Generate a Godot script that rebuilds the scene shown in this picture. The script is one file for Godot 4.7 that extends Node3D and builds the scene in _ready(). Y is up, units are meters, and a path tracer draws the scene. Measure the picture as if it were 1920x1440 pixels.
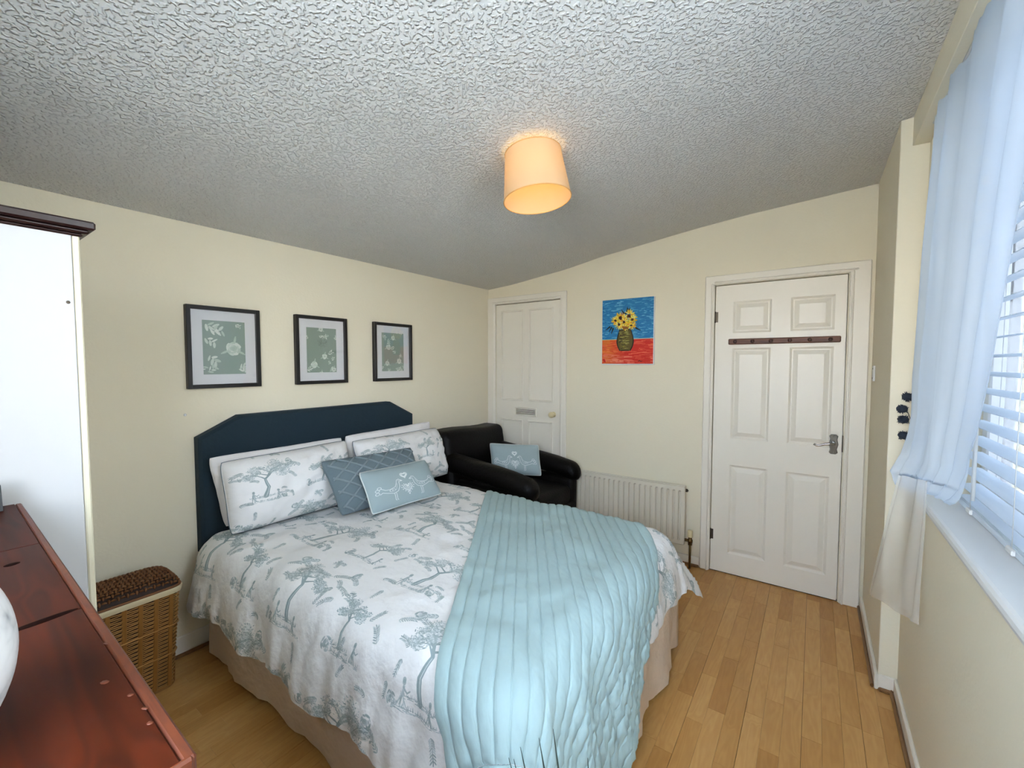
extends Node3D

# ---------------------------------------------------------------- shape helper
class Shape:
	var st := SurfaceTool.new()

	func _init():
		st.begin(Mesh.PRIMITIVE_TRIANGLES)

	# a soup of triangles; a closed shape is turned so that its front faces look outwards
	func emit(v: PackedVector3Array, uv: PackedVector2Array, smooth := true, closed := true, off := Vector2.ZERO):
		var flip := false
		if closed:
			var c := Vector3.ZERO
			for p in v:
				c += p
			c /= maxf(v.size(), 1)
			var vol := 0.0
			for i in range(0, v.size(), 3):
				vol += (v[i] - c).dot((v[i + 1] - c).cross(v[i + 2] - c))
			flip = vol > 0.0
		st.set_smooth_group(0 if smooth else -1)
		var own := uv.size() == v.size()
		for i in range(0, v.size(), 3):
			var order := [i, i + 2, i + 1] if flip else [i, i + 1, i + 2]
			var n := (v[i + 1] - v[i]).cross(v[i + 2] - v[i]).abs()
			for k in order:
				if own:
					st.set_uv(uv[k])
				elif n.y >= n.x and n.y >= n.z:
					st.set_uv(Vector2(v[k].x, v[k].z) + off)
				elif n.x >= n.z:
					st.set_uv(Vector2(v[k].z, -v[k].y) + off)
				else:
					st.set_uv(Vector2(v[k].x, -v[k].y) + off)
				st.add_vertex(v[k])

	func quad(v: PackedVector3Array, a: Vector3, b: Vector3, c: Vector3, d: Vector3):
		v.append_array(PackedVector3Array([a, b, c, a, c, d]))

	# box with chamfered edges
	func box(c: Vector3, s: Vector3, b := 0.003, t := Basis(), off := Vector2.ZERO):
		var h := s * 0.5
		b = minf(b, minf(h.x, minf(h.y, h.z)) * 0.9)
		var tri: Array = []
		for ax in 3:
			var u := (ax + 1) % 3
			var w := (ax + 2) % 3
			for sg in [-1.0, 1.0]:
				var q: Array = []
				for k in [[-1, -1], [1, -1], [1, 1], [-1, 1]]:
					var p := Vector3.ZERO
					p[ax] = h[ax] * sg
					p[u] = (h[u] - b) * k[0]
					p[w] = (h[w] - b) * k[1]
					q.append(p)
				tri.append([q[0], q[1], q[2]])
				tri.append([q[0], q[2], q[3]])
		if b > 0.0:
			for ax in 3:
				var u := (ax + 1) % 3
				var w := (ax + 2) % 3
				for su in [-1.0, 1.0]:
					for sw in [-1.0, 1.0]:
						var q: Array = []
						for k in [[-1, 0], [1, 0], [1, 1], [-1, 1]]:
							var p := Vector3.ZERO
							p[ax] = (h[ax] - b) * k[0]
							p[u] = (h[u] - (b if k[1] == 1 else 0.0)) * su
							p[w] = (h[w] - (0.0 if k[1] == 1 else b)) * sw
							q.append(p)
						tri.append([q[0], q[1], q[2]])
						tri.append([q[0], q[2], q[3]])
			for sx in [-1.0, 1.0]:
				for sy in [-1.0, 1.0]:
					for sz in [-1.0, 1.0]:
						var m := Vector3(sx, sy, sz)
						tri.append([Vector3(h.x, h.y - b, h.z - b) * m, Vector3(h.x - b, h.y, h.z - b) * m, Vector3(h.x - b, h.y - b, h.z) * m])
		st.set_smooth_group(-1)
		for q in tri:
			var a: Vector3 = q[0]
			var bb: Vector3 = q[1]
			var cc: Vector3 = q[2]
			if (bb - a).cross(cc - a).dot(a + bb + cc) > 0.0:
				var sw2 := bb
				bb = cc
				cc = sw2
			var n := (t * (bb - a).cross(cc - a)).abs()
			for p in [a, bb, cc]:
				var g: Vector3 = c + t * p
				if n.y >= n.x and n.y >= n.z:
					st.set_uv(Vector2(g.x, g.z) + off)
				elif n.x >= n.z:
					st.set_uv(Vector2(g.z, -g.y) + off)
				else:
					st.set_uv(Vector2(g.x, -g.y) + off)
				st.add_vertex(g)

	# box with round edges, deformed by "how"
	func rbox(c: Vector3, s: Vector3, r: float, how = null, more := 3, t := Basis()):
		var h := s * 0.5
		r = minf(r, minf(h.x, minf(h.y, h.z)) * 0.98)
		var v := PackedVector3Array()
		var stops := func(q: float) -> Array:
			var l: Array = []
			for k in [1.0, 0.577, 0.268]:
				l.append(-(q - r) - r * k)
			for k in more + 1:
				l.append(lerpf(-(q - r), q - r, float(k) / more))
			for k in [0.268, 0.577, 1.0]:
				l.append(q - r + r * k)
			return l
		for ax in 3:
			var u := (ax + 1) % 3
			var w := (ax + 2) % 3
			var lu: Array = stops.call(h[u])
			var lw: Array = stops.call(h[w])
			for sg in [-1.0, 1.0]:
				var rows: Array = []
				for a in lu:
					var row: Array = []
					for b in lw:
						var p := Vector3.ZERO
						p[ax] = h[ax] * sg
						p[u] = a
						p[w] = b
						var inn := p.clamp(-(h - Vector3.ONE * r), h - Vector3.ONE * r)
						p = inn + (p - inn).normalized() * r
						p = c + t * p
						if how != null:
							p = how.call(p)
						row.append(p)
					rows.append(row)
				for i in rows.size() - 1:
					for j in rows[0].size() - 1:
						if sg > 0.0:
							quad(v, rows[i][j], rows[i + 1][j], rows[i + 1][j + 1], rows[i][j + 1])
						else:
							quad(v, rows[i][j], rows[i][j + 1], rows[i + 1][j + 1], rows[i + 1][j])
		emit(v, PackedVector2Array(), true, true)

	func tube(path: PackedVector3Array, rad, n := 8, closed_path := false):
		var rings: Array = []
		var m := path.size()
		var side := Vector3.ZERO
		for i in m:
			var d: Vector3
			if closed_path:
				d = path[(i + 1) % m] - path[(i - 1 + m) % m]
			else:
				d = path[mini(i + 1, m - 1)] - path[maxi(i - 1, 0)]
			d = d.normalized()
			if side == Vector3.ZERO:
				side = d.cross(Vector3.UP if absf(d.y) < 0.9 else Vector3.RIGHT).normalized()
			side = (side - d * side.dot(d)).normalized()
			var up := d.cross(side)
			var r: float = rad if rad is float else rad[i]
			var ring: Array = []
			for k in n:
				var a := TAU * k / n
				ring.append(path[i] + (side * cos(a) + up * sin(a)) * r)
			rings.append(ring)
		var v := PackedVector3Array()
		for i in (m if closed_path else m - 1):
			for k in n:
				quad(v, rings[i][k], rings[(i + 1) % m][k], rings[(i + 1) % m][(k + 1) % n], rings[i][(k + 1) % n])
		if not closed_path:
			for k in range(1, n - 1):
				v.append_array(PackedVector3Array([rings[0][0], rings[0][k], rings[0][k + 1], rings[m - 1][0], rings[m - 1][k + 1], rings[m - 1][k]]))
		emit(v, PackedVector2Array(), true, true)

	# profile of (radius, height) turned round the y axis of "t"
	func lathe(pro: PackedVector2Array, n := 32, t := Transform3D(), closed := true):
		var v := PackedVector3Array()
		var uv := PackedVector2Array()
		for i in pro.size() - 1:
			for k in n:
				var q: Array = []
				for e in [[i, k], [i + 1, k], [i + 1, k + 1], [i, k + 1]]:
					var a: float = TAU * e[1] / n
					q.append([t * Vector3(pro[e[0]].x * cos(a), pro[e[0]].y, pro[e[0]].x * sin(a)), Vector2(float(e[1]) / n, pro[e[0]].y * 4.0)])
				for e in [0, 1, 2, 0, 2, 3]:
					v.append(q[e][0])
					uv.append(q[e][1])
		emit(v, uv, true, closed)

	# polygon in x and y, drawn out along z from 0 to depth, front edge bevelled
	func prism(poly: PackedVector2Array, depth: float, t := Transform3D(), bevel := 0.0, smooth := false):
		var m := poly.size()
		var area := 0.0
		for i in m:
			area += poly[i].cross(poly[(i + 1) % m])
		var inner := PackedVector2Array()
		for i in m:
			var d0 := (poly[i] - poly[(i - 1 + m) % m]).normalized()
			var d1 := (poly[(i + 1) % m] - poly[i]).normalized()
			var n0 := Vector2(-d0.y, d0.x) * signf(area)
			var n1 := Vector2(-d1.y, d1.x) * signf(area)
			var b := (n0 + n1).normalized()
			inner.append(poly[i] + b * bevel / maxf(b.dot(n0), 0.3))
		var v := PackedVector3Array()
		var at := func(p: Vector2, z: float) -> Vector3: return t * Vector3(p.x, p.y, z)
		for i in m:
			var j := (i + 1) % m
			quad(v, at.call(poly[i], 0.0), at.call(poly[j], 0.0), at.call(poly[j], depth - bevel), at.call(poly[i], depth - bevel))
			if bevel > 0.0:
				quad(v, at.call(poly[i], depth - bevel), at.call(poly[j], depth - bevel), at.call(inner[j], depth), at.call(inner[i], depth))
		var idx := Geometry2D.triangulate_polygon(poly)
		var up := area > 0.0
		for k in range(0, idx.size(), 3):
			var a: Vector2 = poly[idx[k]]
			var ok := ((poly[idx[k + 1]] - a).cross(poly[idx[k + 2]] - a) > 0.0) == up
			var o := [idx[k], idx[k + 1], idx[k + 2]] if ok else [idx[k], idx[k + 2], idx[k + 1]]
			for e in [0, 2, 1]:
				v.append(at.call(poly[o[e]], 0.0))
			for e in 3:
				v.append(at.call(inner[o[e]], depth))
		emit(v, PackedVector2Array(), smooth, true)

	# sheet from f(i, j); fuv(i, j) gives its texture coordinates
	func sheet(nu: int, nv: int, f: Callable, fuv = null, closed := false, smooth := true):
		var pts := PackedVector3Array()
		var uvs := PackedVector2Array()
		for i in nu + 1:
			for j in nv + 1:
				pts.append(f.call(i, j))
				uvs.append(fuv.call(i, j) if fuv != null else Vector2(float(i) / nu, float(j) / nv))
		var v := PackedVector3Array()
		var uv := PackedVector2Array()
		for i in nu:
			for j in nv:
				for k in [i * (nv + 1) + j, (i + 1) * (nv + 1) + j, (i + 1) * (nv + 1) + j + 1, i * (nv + 1) + j, (i + 1) * (nv + 1) + j + 1, i * (nv + 1) + j + 1]:
					v.append(pts[k])
					uv.append(uvs[k])
		emit(v, uv, smooth, closed)

	func mesh() -> ArrayMesh:
		st.generate_normals()
		st.index()
		return st.commit()


# ---------------------------------------------------------------- naming and tagging
var taken := {}

func numbered(parent: Node, called: String) -> String:
	var key := "%d/%s" % [parent.get_instance_id(), called]
	var n: int = taken.get(key, 0)
	taken[key] = n + 1
	return called if n == 0 else "%s_%03d" % [called, n]

func put(parent: Node, called: String, shape, m: Material, label := "") -> MeshInstance3D:
	var o := MeshInstance3D.new()
	o.name = numbered(parent, called)
	o.mesh = shape.mesh() if shape is Shape else shape
	o.material_override = m
	o.cast_shadow = GeometryInstance3D.SHADOW_CASTING_SETTING_ON
	parent.add_child(o, true)
	if label:
		o.set_meta("label", label)
	return o

func tag(o: Node, label: String, category: String, group := "", kind := "") -> Node:
	o.set_meta("label", label)
	o.set_meta("category", category)
	if group:
		o.set_meta("group", group)
	if kind:
		o.set_meta("kind", kind)
	return o

func thing(called: String, label: String, category: String, at := Vector3.ZERO, group := "", kind := "") -> Node3D:
	var o := Node3D.new()
	o.name = numbered(self, called)
	add_child(o, true)
	o.position = at
	tag(o, label, category, group, kind)
	return o

func copy(o: Node3D, called: String, label: String) -> Node3D:
	var c: Node3D = o.duplicate()
	c.name = numbered(self, called)
	add_child(c, true)
	c.set_meta("label", label)
	return c

# ---------------------------------------------------------------- materials and textures
func mat(c: Color, rough := 0.6, extra := {}) -> StandardMaterial3D:
	var m := StandardMaterial3D.new()
	m.albedo_color = c
	m.roughness = rough
	for k in extra:
		m.set(k, extra[k])
	return m

func tex(im: Image) -> ImageTexture:
	im.generate_mipmaps()
	return ImageTexture.create_from_image(im)

func bump(m: StandardMaterial3D, im: Image, cm: float):
	m.heightmap_enabled = true
	m.heightmap_texture = tex(im)
	m.heightmap_scale = cm

func noise_image(w: int, h: int, freq: float, sd: int, oct := 3, kind := FastNoiseLite.TYPE_SIMPLEX_SMOOTH, ridged := false) -> Image:
	var n := FastNoiseLite.new()
	n.seed = sd
	n.noise_type = kind
	n.frequency = freq
	n.fractal_type = FastNoiseLite.FRACTAL_RIDGED if ridged else FastNoiseLite.FRACTAL_FBM
	n.fractal_octaves = oct
	return n.get_seamless_image(w, h)

# two colours mixed by a noise drawn out lengthwise: wood grain along v (or u)
func grain_image(size: int, squeeze: int, a: Color, b: Color, sd: int, along_u := false, freq := 0.02) -> Image:
	var w := size
	var h := size / squeeze
	var n1 := noise_image(h if along_u else w, w if along_u else h, freq, sd, 4)
	n1.resize(size, size, Image.INTERPOLATE_CUBIC)
	var n2 := noise_image(h * 2 if along_u else w, w if along_u else h * 2, freq * 5.0, sd + 7, 2)
	n2.resize(size, size, Image.INTERPOLATE_CUBIC)
	n1.convert(Image.FORMAT_L8)
	n2.convert(Image.FORMAT_L8)
	var d1 := n1.get_data()
	var d2 := n2.get_data()
	var out := PackedByteArray()
	out.resize(size * size * 3)
	for i in size * size:
		var x := d1[i] / 255.0
		var rings := 0.5 + 0.5 * sin(x * 34.0)
		var t := clampf(0.45 * x + 0.3 * rings + 0.35 * d2[i] / 255.0 - 0.05, 0.0, 1.0)
		out[i * 3] = int(255.0 * lerpf(a.r, b.r, t))
		out[i * 3 + 1] = int(255.0 * lerpf(a.g, b.g, t))
		out[i * 3 + 2] = int(255.0 * lerpf(a.b, b.b, t))
	return Image.create_from_data(size, size, false, Image.FORMAT_RGB8, out)

func wood(a: Color, b: Color, sd: int, along_u: bool, scale: float, rough: float, size := 512, squeeze := 16, freq := 0.02) -> StandardMaterial3D:
	var m := mat(Color.WHITE, rough)
	m.albedo_texture = tex(grain_image(size, squeeze, a, b, sd, along_u, freq))
	m.uv1_scale = Vector3(scale, scale, 1)
	return m

# soft brush that wraps round the picture's edges
func dab(im: Image, x: float, y: float, r: float, c: Color, a := 1.0):
	var w := im.get_width()
	var h := im.get_height()
	for py in range(int(floor(y - r)), int(ceil(y + r)) + 1):
		for px in range(int(floor(x - r)), int(ceil(x + r)) + 1):
			var d := Vector2(px - x, py - y).length()
			var k := clampf(r + 0.5 - d, 0.0, 1.0) * a
			if k > 0.0:
				var qx := posmod(px, w)
				var qy := posmod(py, h)
				im.set_pixel(qx, qy, im.get_pixel(qx, qy).lerp(c, k))

func stroke(im: Image, pts: Array, r0: float, r1: float, c: Color, a := 1.0):
	var total := 0.0
	for i in pts.size() - 1:
		total += (pts[i + 1] - pts[i]).length()
	var done := 0.0
	for i in pts.size() - 1:
		var l: float = (pts[i + 1] - pts[i]).length()
		var n := maxi(1, int(l / maxf(0.7, minf(r0, r1) * 0.8)))
		for k in n:
			var t := float(k) / n
			var q: Vector2 = pts[i].lerp(pts[i + 1], t)
			dab(im, q.x, q.y, lerpf(r0, r1, (done + l * t) / maxf(total, 0.001)), c, a)
		done += l

func leaf(im: Image, x: float, y: float, ang: float, l: float, w: float, c: Color, a := 1.0):
	var d := Vector2(cos(ang), sin(ang))
	for k in 5:
		var t := k / 4.0
		var q := Vector2(x, y) + d * l * (t - 0.5)
		dab(im, q.x, q.y, w * (0.35 + 0.65 * sin(PI * (0.12 + 0.76 * t))), c, a)

var rng := RandomNumberGenerator.new()

func rr(a: float, b: float) -> float:
	return rng.randf_range(a, b)

# pastoral print: trees, bushes, little figures and patches of ground, blue-grey on off-white
func toile_image() -> Image:
	var im := Image.create(1024, 1024, false, Image.FORMAT_RGB8)
	im.fill(Color(0.93, 0.922, 0.912))
	rng.seed = 11
	var inks := [Color(0.57, 0.625, 0.625), Color(0.66, 0.705, 0.705), Color(0.75, 0.785, 0.785), Color(0.62, 0.67, 0.66)]
	var clump := func(x: float, y: float, r: float, n: int):
		dab(im, x, y + r * 0.1, r * 0.7, inks[2], 0.4)
		for k in n:
			var a := rr(0, TAU)
			var d := r * sqrt(rng.randf())
			leaf(im, x + cos(a) * d * 1.25, y + sin(a) * d * 0.8, rr(-0.6, 0.6) - 0.7 * cos(a), rr(7, 13), rr(1.4, 3.0), inks[rng.randi() % 4], 0.75)
	var ground := func(x: float, y: float, w: float):
		for k in int(w * 0.3):
			var gx := x + rr(-w, w)
			var gl := rr(8, 30)
			var gy := y + rr(-4, 12)
			stroke(im, [Vector2(gx, gy), Vector2(gx + gl, gy + rr(-3, 3))], 1.5, 0.8, inks[rng.randi() % 3], 0.7)
		for k in int(w * 0.35):
			var gx := x + rr(-w, w)
			stroke(im, [Vector2(gx, y), Vector2(gx + rr(-6, 6), y - rr(7, 18))], 1.3, 0.6, inks[rng.randi() % 3], 0.8)
	var tree := func(x: float, y: float, s: float, lean: float):
		var trunk := [Vector2(x, y), Vector2(x + lean * 20 * s, y - 60 * s), Vector2(x + lean * 10 * s, y - 120 * s), Vector2(x + lean * 55 * s, y - 185 * s)]
		stroke(im, trunk, 11 * s, 4 * s, inks[0], 0.85)
		stroke(im, [trunk[0] + Vector2(3, 0), trunk[1] + Vector2(3, 0), trunk[2] + Vector2(2, 0)], 2.5 * s, 1.5 * s, inks[2], 0.9)
		for b in 6:
			var p0: Vector2 = trunk[2].lerp(trunk[3], b / 6.0)
			var sd := -1.0 if b % 2 == 0 else 1.0
			var p1 := p0 + Vector2(sd * rr(45, 110) * s, rr(-55, 5) * s)
			var mid := p0.lerp(p1, 0.5) + Vector2(0, -18 * s)
			stroke(im, [p0, mid, p1], 3.5 * s, 1.2, inks[0], 0.8)
			clump.call(p1.x, p1.y, rr(24, 40) * s, int(46 * s) + 8)
			clump.call(mid.x, mid.y - 10, rr(14, 24) * s, int(22 * s) + 6)
		clump.call(trunk[3].x, trunk[3].y, 46 * s, int(70 * s))
		clump.call(trunk[3].x + 30 * s * lean, trunk[3].y - 40 * s, 34 * s, int(45 * s))
		ground.call(x, y, 80 * s)
	var figure := func(x: float, y: float, s: float):
		dab(im, x, y - 66 * s, 8 * s, inks[1], 0.9)
		dab(im, x - 1, y - 72 * s, 8 * s, inks[0], 0.7)
		for k in 9:
			stroke(im, [Vector2(x + rr(-5, 5) * s, y - 56 * s), Vector2(x + rr(-8, 8) * s, y - 34 * s), Vector2(x + rr(-24, 24) * s, y)], 2.2 * s, 1.6 * s, inks[rng.randi() % 4], 0.8)
		stroke(im, [Vector2(x, y - 52 * s), Vector2(x + 18 * s, y - 40 * s), Vector2(x + 30 * s, y - 50 * s)], 3.5 * s, 2 * s, inks[1], 0.9)
	var sprig := func(x: float, y: float, s: float, ang: float):
		var d := Vector2(cos(ang), sin(ang))
		stroke(im, [Vector2(x, y), Vector2(x, y) + d * 40 * s + Vector2(0, -8), Vector2(x, y) + d * 90 * s], 2.2, 1.0, inks[0], 0.8)
		for k in 9:
			var q := Vector2(x, y) + d * (10 + 9 * k) * s + Vector2(0, -6 * sin(k * 0.4))
			for e in [-1.0, 1.0]:
				leaf(im, q.x + d.y * e * 8 * s, q.y - d.x * e * 8 * s, ang + e * 0.8, 15 * s, 3.2 * s, inks[rng.randi() % 4], 0.8)
	var rose := func(x: float, y: float, s: float):
		for k in 26:
			var a := rr(0, TAU)
			var d := rr(3, 24) * s
			leaf(im, x + cos(a) * d, y + sin(a) * d, a + PI / 2, rr(10, 18) * s, rr(2, 4.5) * s, inks[rng.randi() % 4], 0.7)
	tree.call(250, 440, 1.5, 1.0)
	figure.call(165, 480, 1.4)
	figure.call(345, 486, 1.2)
	ground.call(250, 485, 170)
	rose.call(400, 470, 1.5)
	tree.call(760, 950, 1.4, -1.0)
	figure.call(660, 990, 1.3)
	figure.call(830, 1000, 1.1)
	ground.call(740, 995, 170)
	rose.call(600, 985, 1.3)
	tree.call(770, 400, 0.95, 1.0)
	rose.call(640, 400, 1.6)
	figure.call(880, 420, 1.0)
	ground.call(750, 415, 130)
	tree.call(200, 930, 0.95, -1.0)
	figure.call(320, 960, 1.1)
	ground.call(240, 960, 130)
	rose.call(110, 940, 1.4)
	for q in [[520, 640, 1.3, 0.3], [500, 650, 1.2, -0.7], [530, 660, 1.1, 2.6], [920, 590, 1.2, 2.6], [920, 585, 1.1, 0.4], [905, 600, 0.9, -1.2], [40, 720, 1.3, 0.2], [30, 720, 1.1, 3.4], [480, 130, 1.2, 0.5], [470, 140, 1.2, 2.4], [700, 640, 1.0, 0.9], [20, 200, 1.1, -0.4], [1000, 240, 1.0, 2.0]]:
		sprig.call(q[0], q[1], q[2], q[3])
	for q in [[505, 620, 1.5], [930, 560, 1.3], [40, 690, 1.3], [480, 110, 1.2], [1000, 200, 1.2], [700, 660, 1.0]]:
		rose.call(q[0], q[1], q[2])
	for k in 26:
		sprig.call(rr(0, 1024), rr(0, 1024), rr(0.75, 1.1), rr(0, TAU))
	return im

# sage ground with pale leaves and blossoms
func floral_image(sd: int, big: float) -> Image:
	var im := Image.create(256, 352, false, Image.FORMAT_RGB8)
	im.fill(Color(0.50, 0.58, 0.52))
	rng.seed = sd
	var pale := [Color(0.80, 0.84, 0.79), Color(0.72, 0.78, 0.72), Color(0.86, 0.88, 0.84)]
	var dark := Color(0.34, 0.40, 0.36)
	var spray := func(x: float, y: float, s: float, ang: float):
		stroke(im, [Vector2(x, y), Vector2(x, y) + Vector2(cos(ang + 0.3), sin(ang + 0.3)) * 30 * s, Vector2(x, y) + Vector2(cos(ang), sin(ang)) * 62 * s], 1.6, 0.8, dark, 0.7)
		for k in 5:
			var q := Vector2(x, y) + Vector2(cos(ang), sin(ang)) * (8 + 13 * k) * s
			var e := 1.0 if k % 2 == 0 else -1.0
			leaf(im, q.x - sin(ang) * e * 13 * s, q.y + cos(ang) * e * 13 * s, ang + e * rr(0.5, 1.1), rr(22, 36) * s, rr(6, 9.5) * s, pale[rng.randi() % 3], 0.95)
	var bloom := func(x: float, y: float, s: float):
		for k in 9:
			leaf(im, x + cos(k * 0.7) * 24 * s, y + sin(k * 0.7) * 24 * s, k * 0.7 + PI / 2 + rr(-0.5, 0.5), 26 * s, rr(7, 11) * s, pale[k % 3], 1.0)
		for k in 3:
			leaf(im, x + cos(k * 2.2 + 0.5) * 42 * s, y + sin(k * 2.2 + 0.5) * 42 * s, k * 2.2 + 0.5, 34 * s, 6 * s, pale[1], 0.95)
		for k in 16:
			var a := k * 2.4
			var d := 19 * s * sqrt(1.0 - k / 16.0)
			leaf(im, x + cos(a) * d, y + sin(a) * d, a + PI / 2, 22 * s, 6.5 * s, pale[rng.randi() % 3], 0.9)
			leaf(im, x + cos(a) * d * 0.8, y + sin(a) * d * 0.8, a + PI / 2, 14 * s, 1.4, dark, 0.55)
	if sd == 21:
		for q in [[20, 30, 1.2, 0.3], [50, 60, 1.2, 0.1], [20, 120, 1.0, 0.5], [40, 230, 1.1, 0.9], [30, 330, 0.8, -0.6], [200, 20, 0.5, 0.4], [215, 320, 0.9, -0.5], [235, 300, 0.6, 0.9]]:
			spray.call(q[0], q[1], q[2], q[3])
		bloom.call(180, 180, 1.35)
	else:
		for k in 9:
			spray.call(rr(0, 256), rr(0, 352), rr(0.45, 0.8) * big, rr(0, TAU))
		for q in ([[60, 290, 0.9], [150, 225, 0.7], [230, 330, 0.6], [120, 10, 0.6]] if sd == 22 else [[75, 130, 0.9], [200, 260, 0.9], [60, 280, 0.8], [130, 45, 0.7]]):
			bloom.call(q[0], q[1], q[2] * big)
		if sd == 22:
			for k in 50:
				var a := rr(0, TAU)
				leaf(im, 130 + cos(a) * rr(5, 60), 115 + sin(a) * rr(5, 50), rr(0, TAU), 11, 2.0, dark, 0.6)
	return im

# vase of yellow flowers on a red table, thick strokes
func painting_image() -> Image:
	var im := Image.create(320, 400, false, Image.FORMAT_RGB8)
	rng.seed = 5
	im.fill(Color(0.10, 0.47, 0.68))
	for k in 520:
		var x := rr(-20, 320)
		var y := rr(0, 248)
		var c := Color(0.05, 0.42, 0.66).lerp(Color(0.45, 0.72, 0.84), pow(rng.randf(), 2.2))
		stroke(im, [Vector2(x, y), Vector2(x + rr(12, 40), y + rr(-5, 5))], 3.0, 1.5, c, 0.7)
	for y in range(250, 400):
		for x in 320:
			im.set_pixel(x, y, Color(0.86, 0.42, 0.12).lerp(Color(0.80, 0.12, 0.04), clampf((x - 60) / 120.0 + (y - 250) / 400.0, 0, 1)))
	for k in 260:
		var x := rr(-20, 310)
		var y := rr(256, 398)
		var left := clampf(1.0 - x / 130.0, 0.0, 1.0)
		var c := Color(0.78, 0.10, 0.03).lerp(Color(0.92, 0.45, 0.32), pow(rng.randf(), 1.6)).lerp(Color(0.93, 0.55, 0.18), left * rng.randf() * (1.0 if y < 335 else 0.3))
		if y > 345 and x < 170:
			c = c.lerp(Color(0.93, 0.62, 0.52), 0.6)
		stroke(im, [Vector2(x, y), Vector2(x + rr(15, 55), y + rr(-3, 3))], 2.5, 1.5, c, 0.7)
	stroke(im, [Vector2(0, 249), Vector2(100, 249)], 2.0, 2.0, Color(0.85, 0.80, 0.55), 0.9)
	stroke(im, [Vector2(200, 247), Vector2(320, 247)], 2.0, 2.0, Color(0.85, 0.80, 0.65), 0.9)
	# leaves
	for q in [[150, 90, -1.1], [158, 84, -1.5], [166, 86, -1.25], [142, 92, -2.2], [60, 172, 2.1], [70, 180, 1.9], [48, 168, 2.5], [215, 182, 0.5]]:
		var d := Vector2(cos(q[2]), sin(q[2]))
		stroke(im, [Vector2(q[0], q[1]), Vector2(q[0], q[1]) + d * 34], 5.0, 1.0, Color(0.03, 0.10, 0.08))
	# vase
	for y in range(190, 318):
		var t := (y - 190) / 128.0
		var half := lerpf(34, 52, sin(clampf(t * 1.6, 0, 1) * PI / 2)) * (1.0 if t < 0.55 else lerpf(1.0, 0.62, pow((t - 0.55) / 0.45, 1.8)))
		for x in range(int(148 - half), int(148 + half)):
			im.set_pixel(x, y, Color(0.36, 0.31, 0.10))
		for e in [-1.0, 1.0]:
			dab(im, 148 + e * half, y, 2.6, Color(0.03, 0.05, 0.02))
	for k in 90:
		var y := rr(200, 308)
		var t := (y - 190) / 128.0
		var half := (40.0 if t < 0.6 else 28.0)
		var x := 148 + rr(-half, half * 0.3)
		stroke(im, [Vector2(x, y), Vector2(x + rr(10, 26), y + rr(-5, 3))], 2.6, 1.2, [Color(0.20, 0.17, 0.05), Color(0.46, 0.42, 0.14), Color(0.60, 0.58, 0.30), Color(0.30, 0.24, 0.08)][rng.randi() % 4], 0.75)
	stroke(im, [Vector2(116, 190), Vector2(180, 190)], 2.5, 2.5, Color(0.10, 0.08, 0.02))
	stroke(im, [Vector2(122, 318), Vector2(174, 318)], 2.5, 2.5, Color(0.08, 0.06, 0.02))
	# flower heads
	for q in [[85, 130, 30], [118, 112, 36], [176, 98, 34], [196, 126, 28], [148, 118, 26], [110, 160, 30], [144, 140, 28], [190, 165, 28], [150, 172, 26], [172, 150, 24]]:
		for k in 46:
			var a := rr(0, TAU)
			var d := Vector2(cos(a), sin(a))
			var c := [Color(0.93, 0.75, 0.08), Color(0.96, 0.85, 0.30), Color(0.85, 0.55, 0.08), Color(0.88, 0.86, 0.52), Color(0.70, 0.68, 0.12)][rng.randi() % 5] as Color
			stroke(im, [Vector2(q[0], q[1]) + d * q[2] * 0.25, Vector2(q[0], q[1]) + d * q[2] * rr(0.75, 1.05)], 2.8, 1.2, c, 0.9)
	for q in [[85, 132, 9], [116, 116, 12], [170, 106, 12], [192, 130, 9], [140, 142, 9], [108, 154, 9], [184, 166, 7]]:
		for k in 14:
			dab(im, q[0] + rr(-0.5, 0.5) * q[2], q[1] + rr(-0.5, 0.5) * q[2], q[2] * 0.5, Color(0.17, 0.05, 0.03).lerp(Color(0.35, 0.14, 0.05), rng.randf()), 0.9)
	for k in 12:
		stroke(im, [Vector2(150 + rr(-22, 22), 172), Vector2(150 + rr(-24, 24), 188)], 2.5, 1.5, Color(0.55, 0.33, 0.06), 0.8)
	for k in 5:
		stroke(im, [Vector2(12 + rr(-8, 8), 372), Vector2(16 + rr(-8, 8), 392)], 3, 2, Color(0.78, 0.08, 0.03), 0.9)
	stroke(im, [Vector2(232, 384), Vector2(240, 379), Vector2(246, 386), Vector2(256, 382)], 1.6, 1.2, Color(0.10, 0.04, 0.02), 0.8)
	return im

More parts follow.
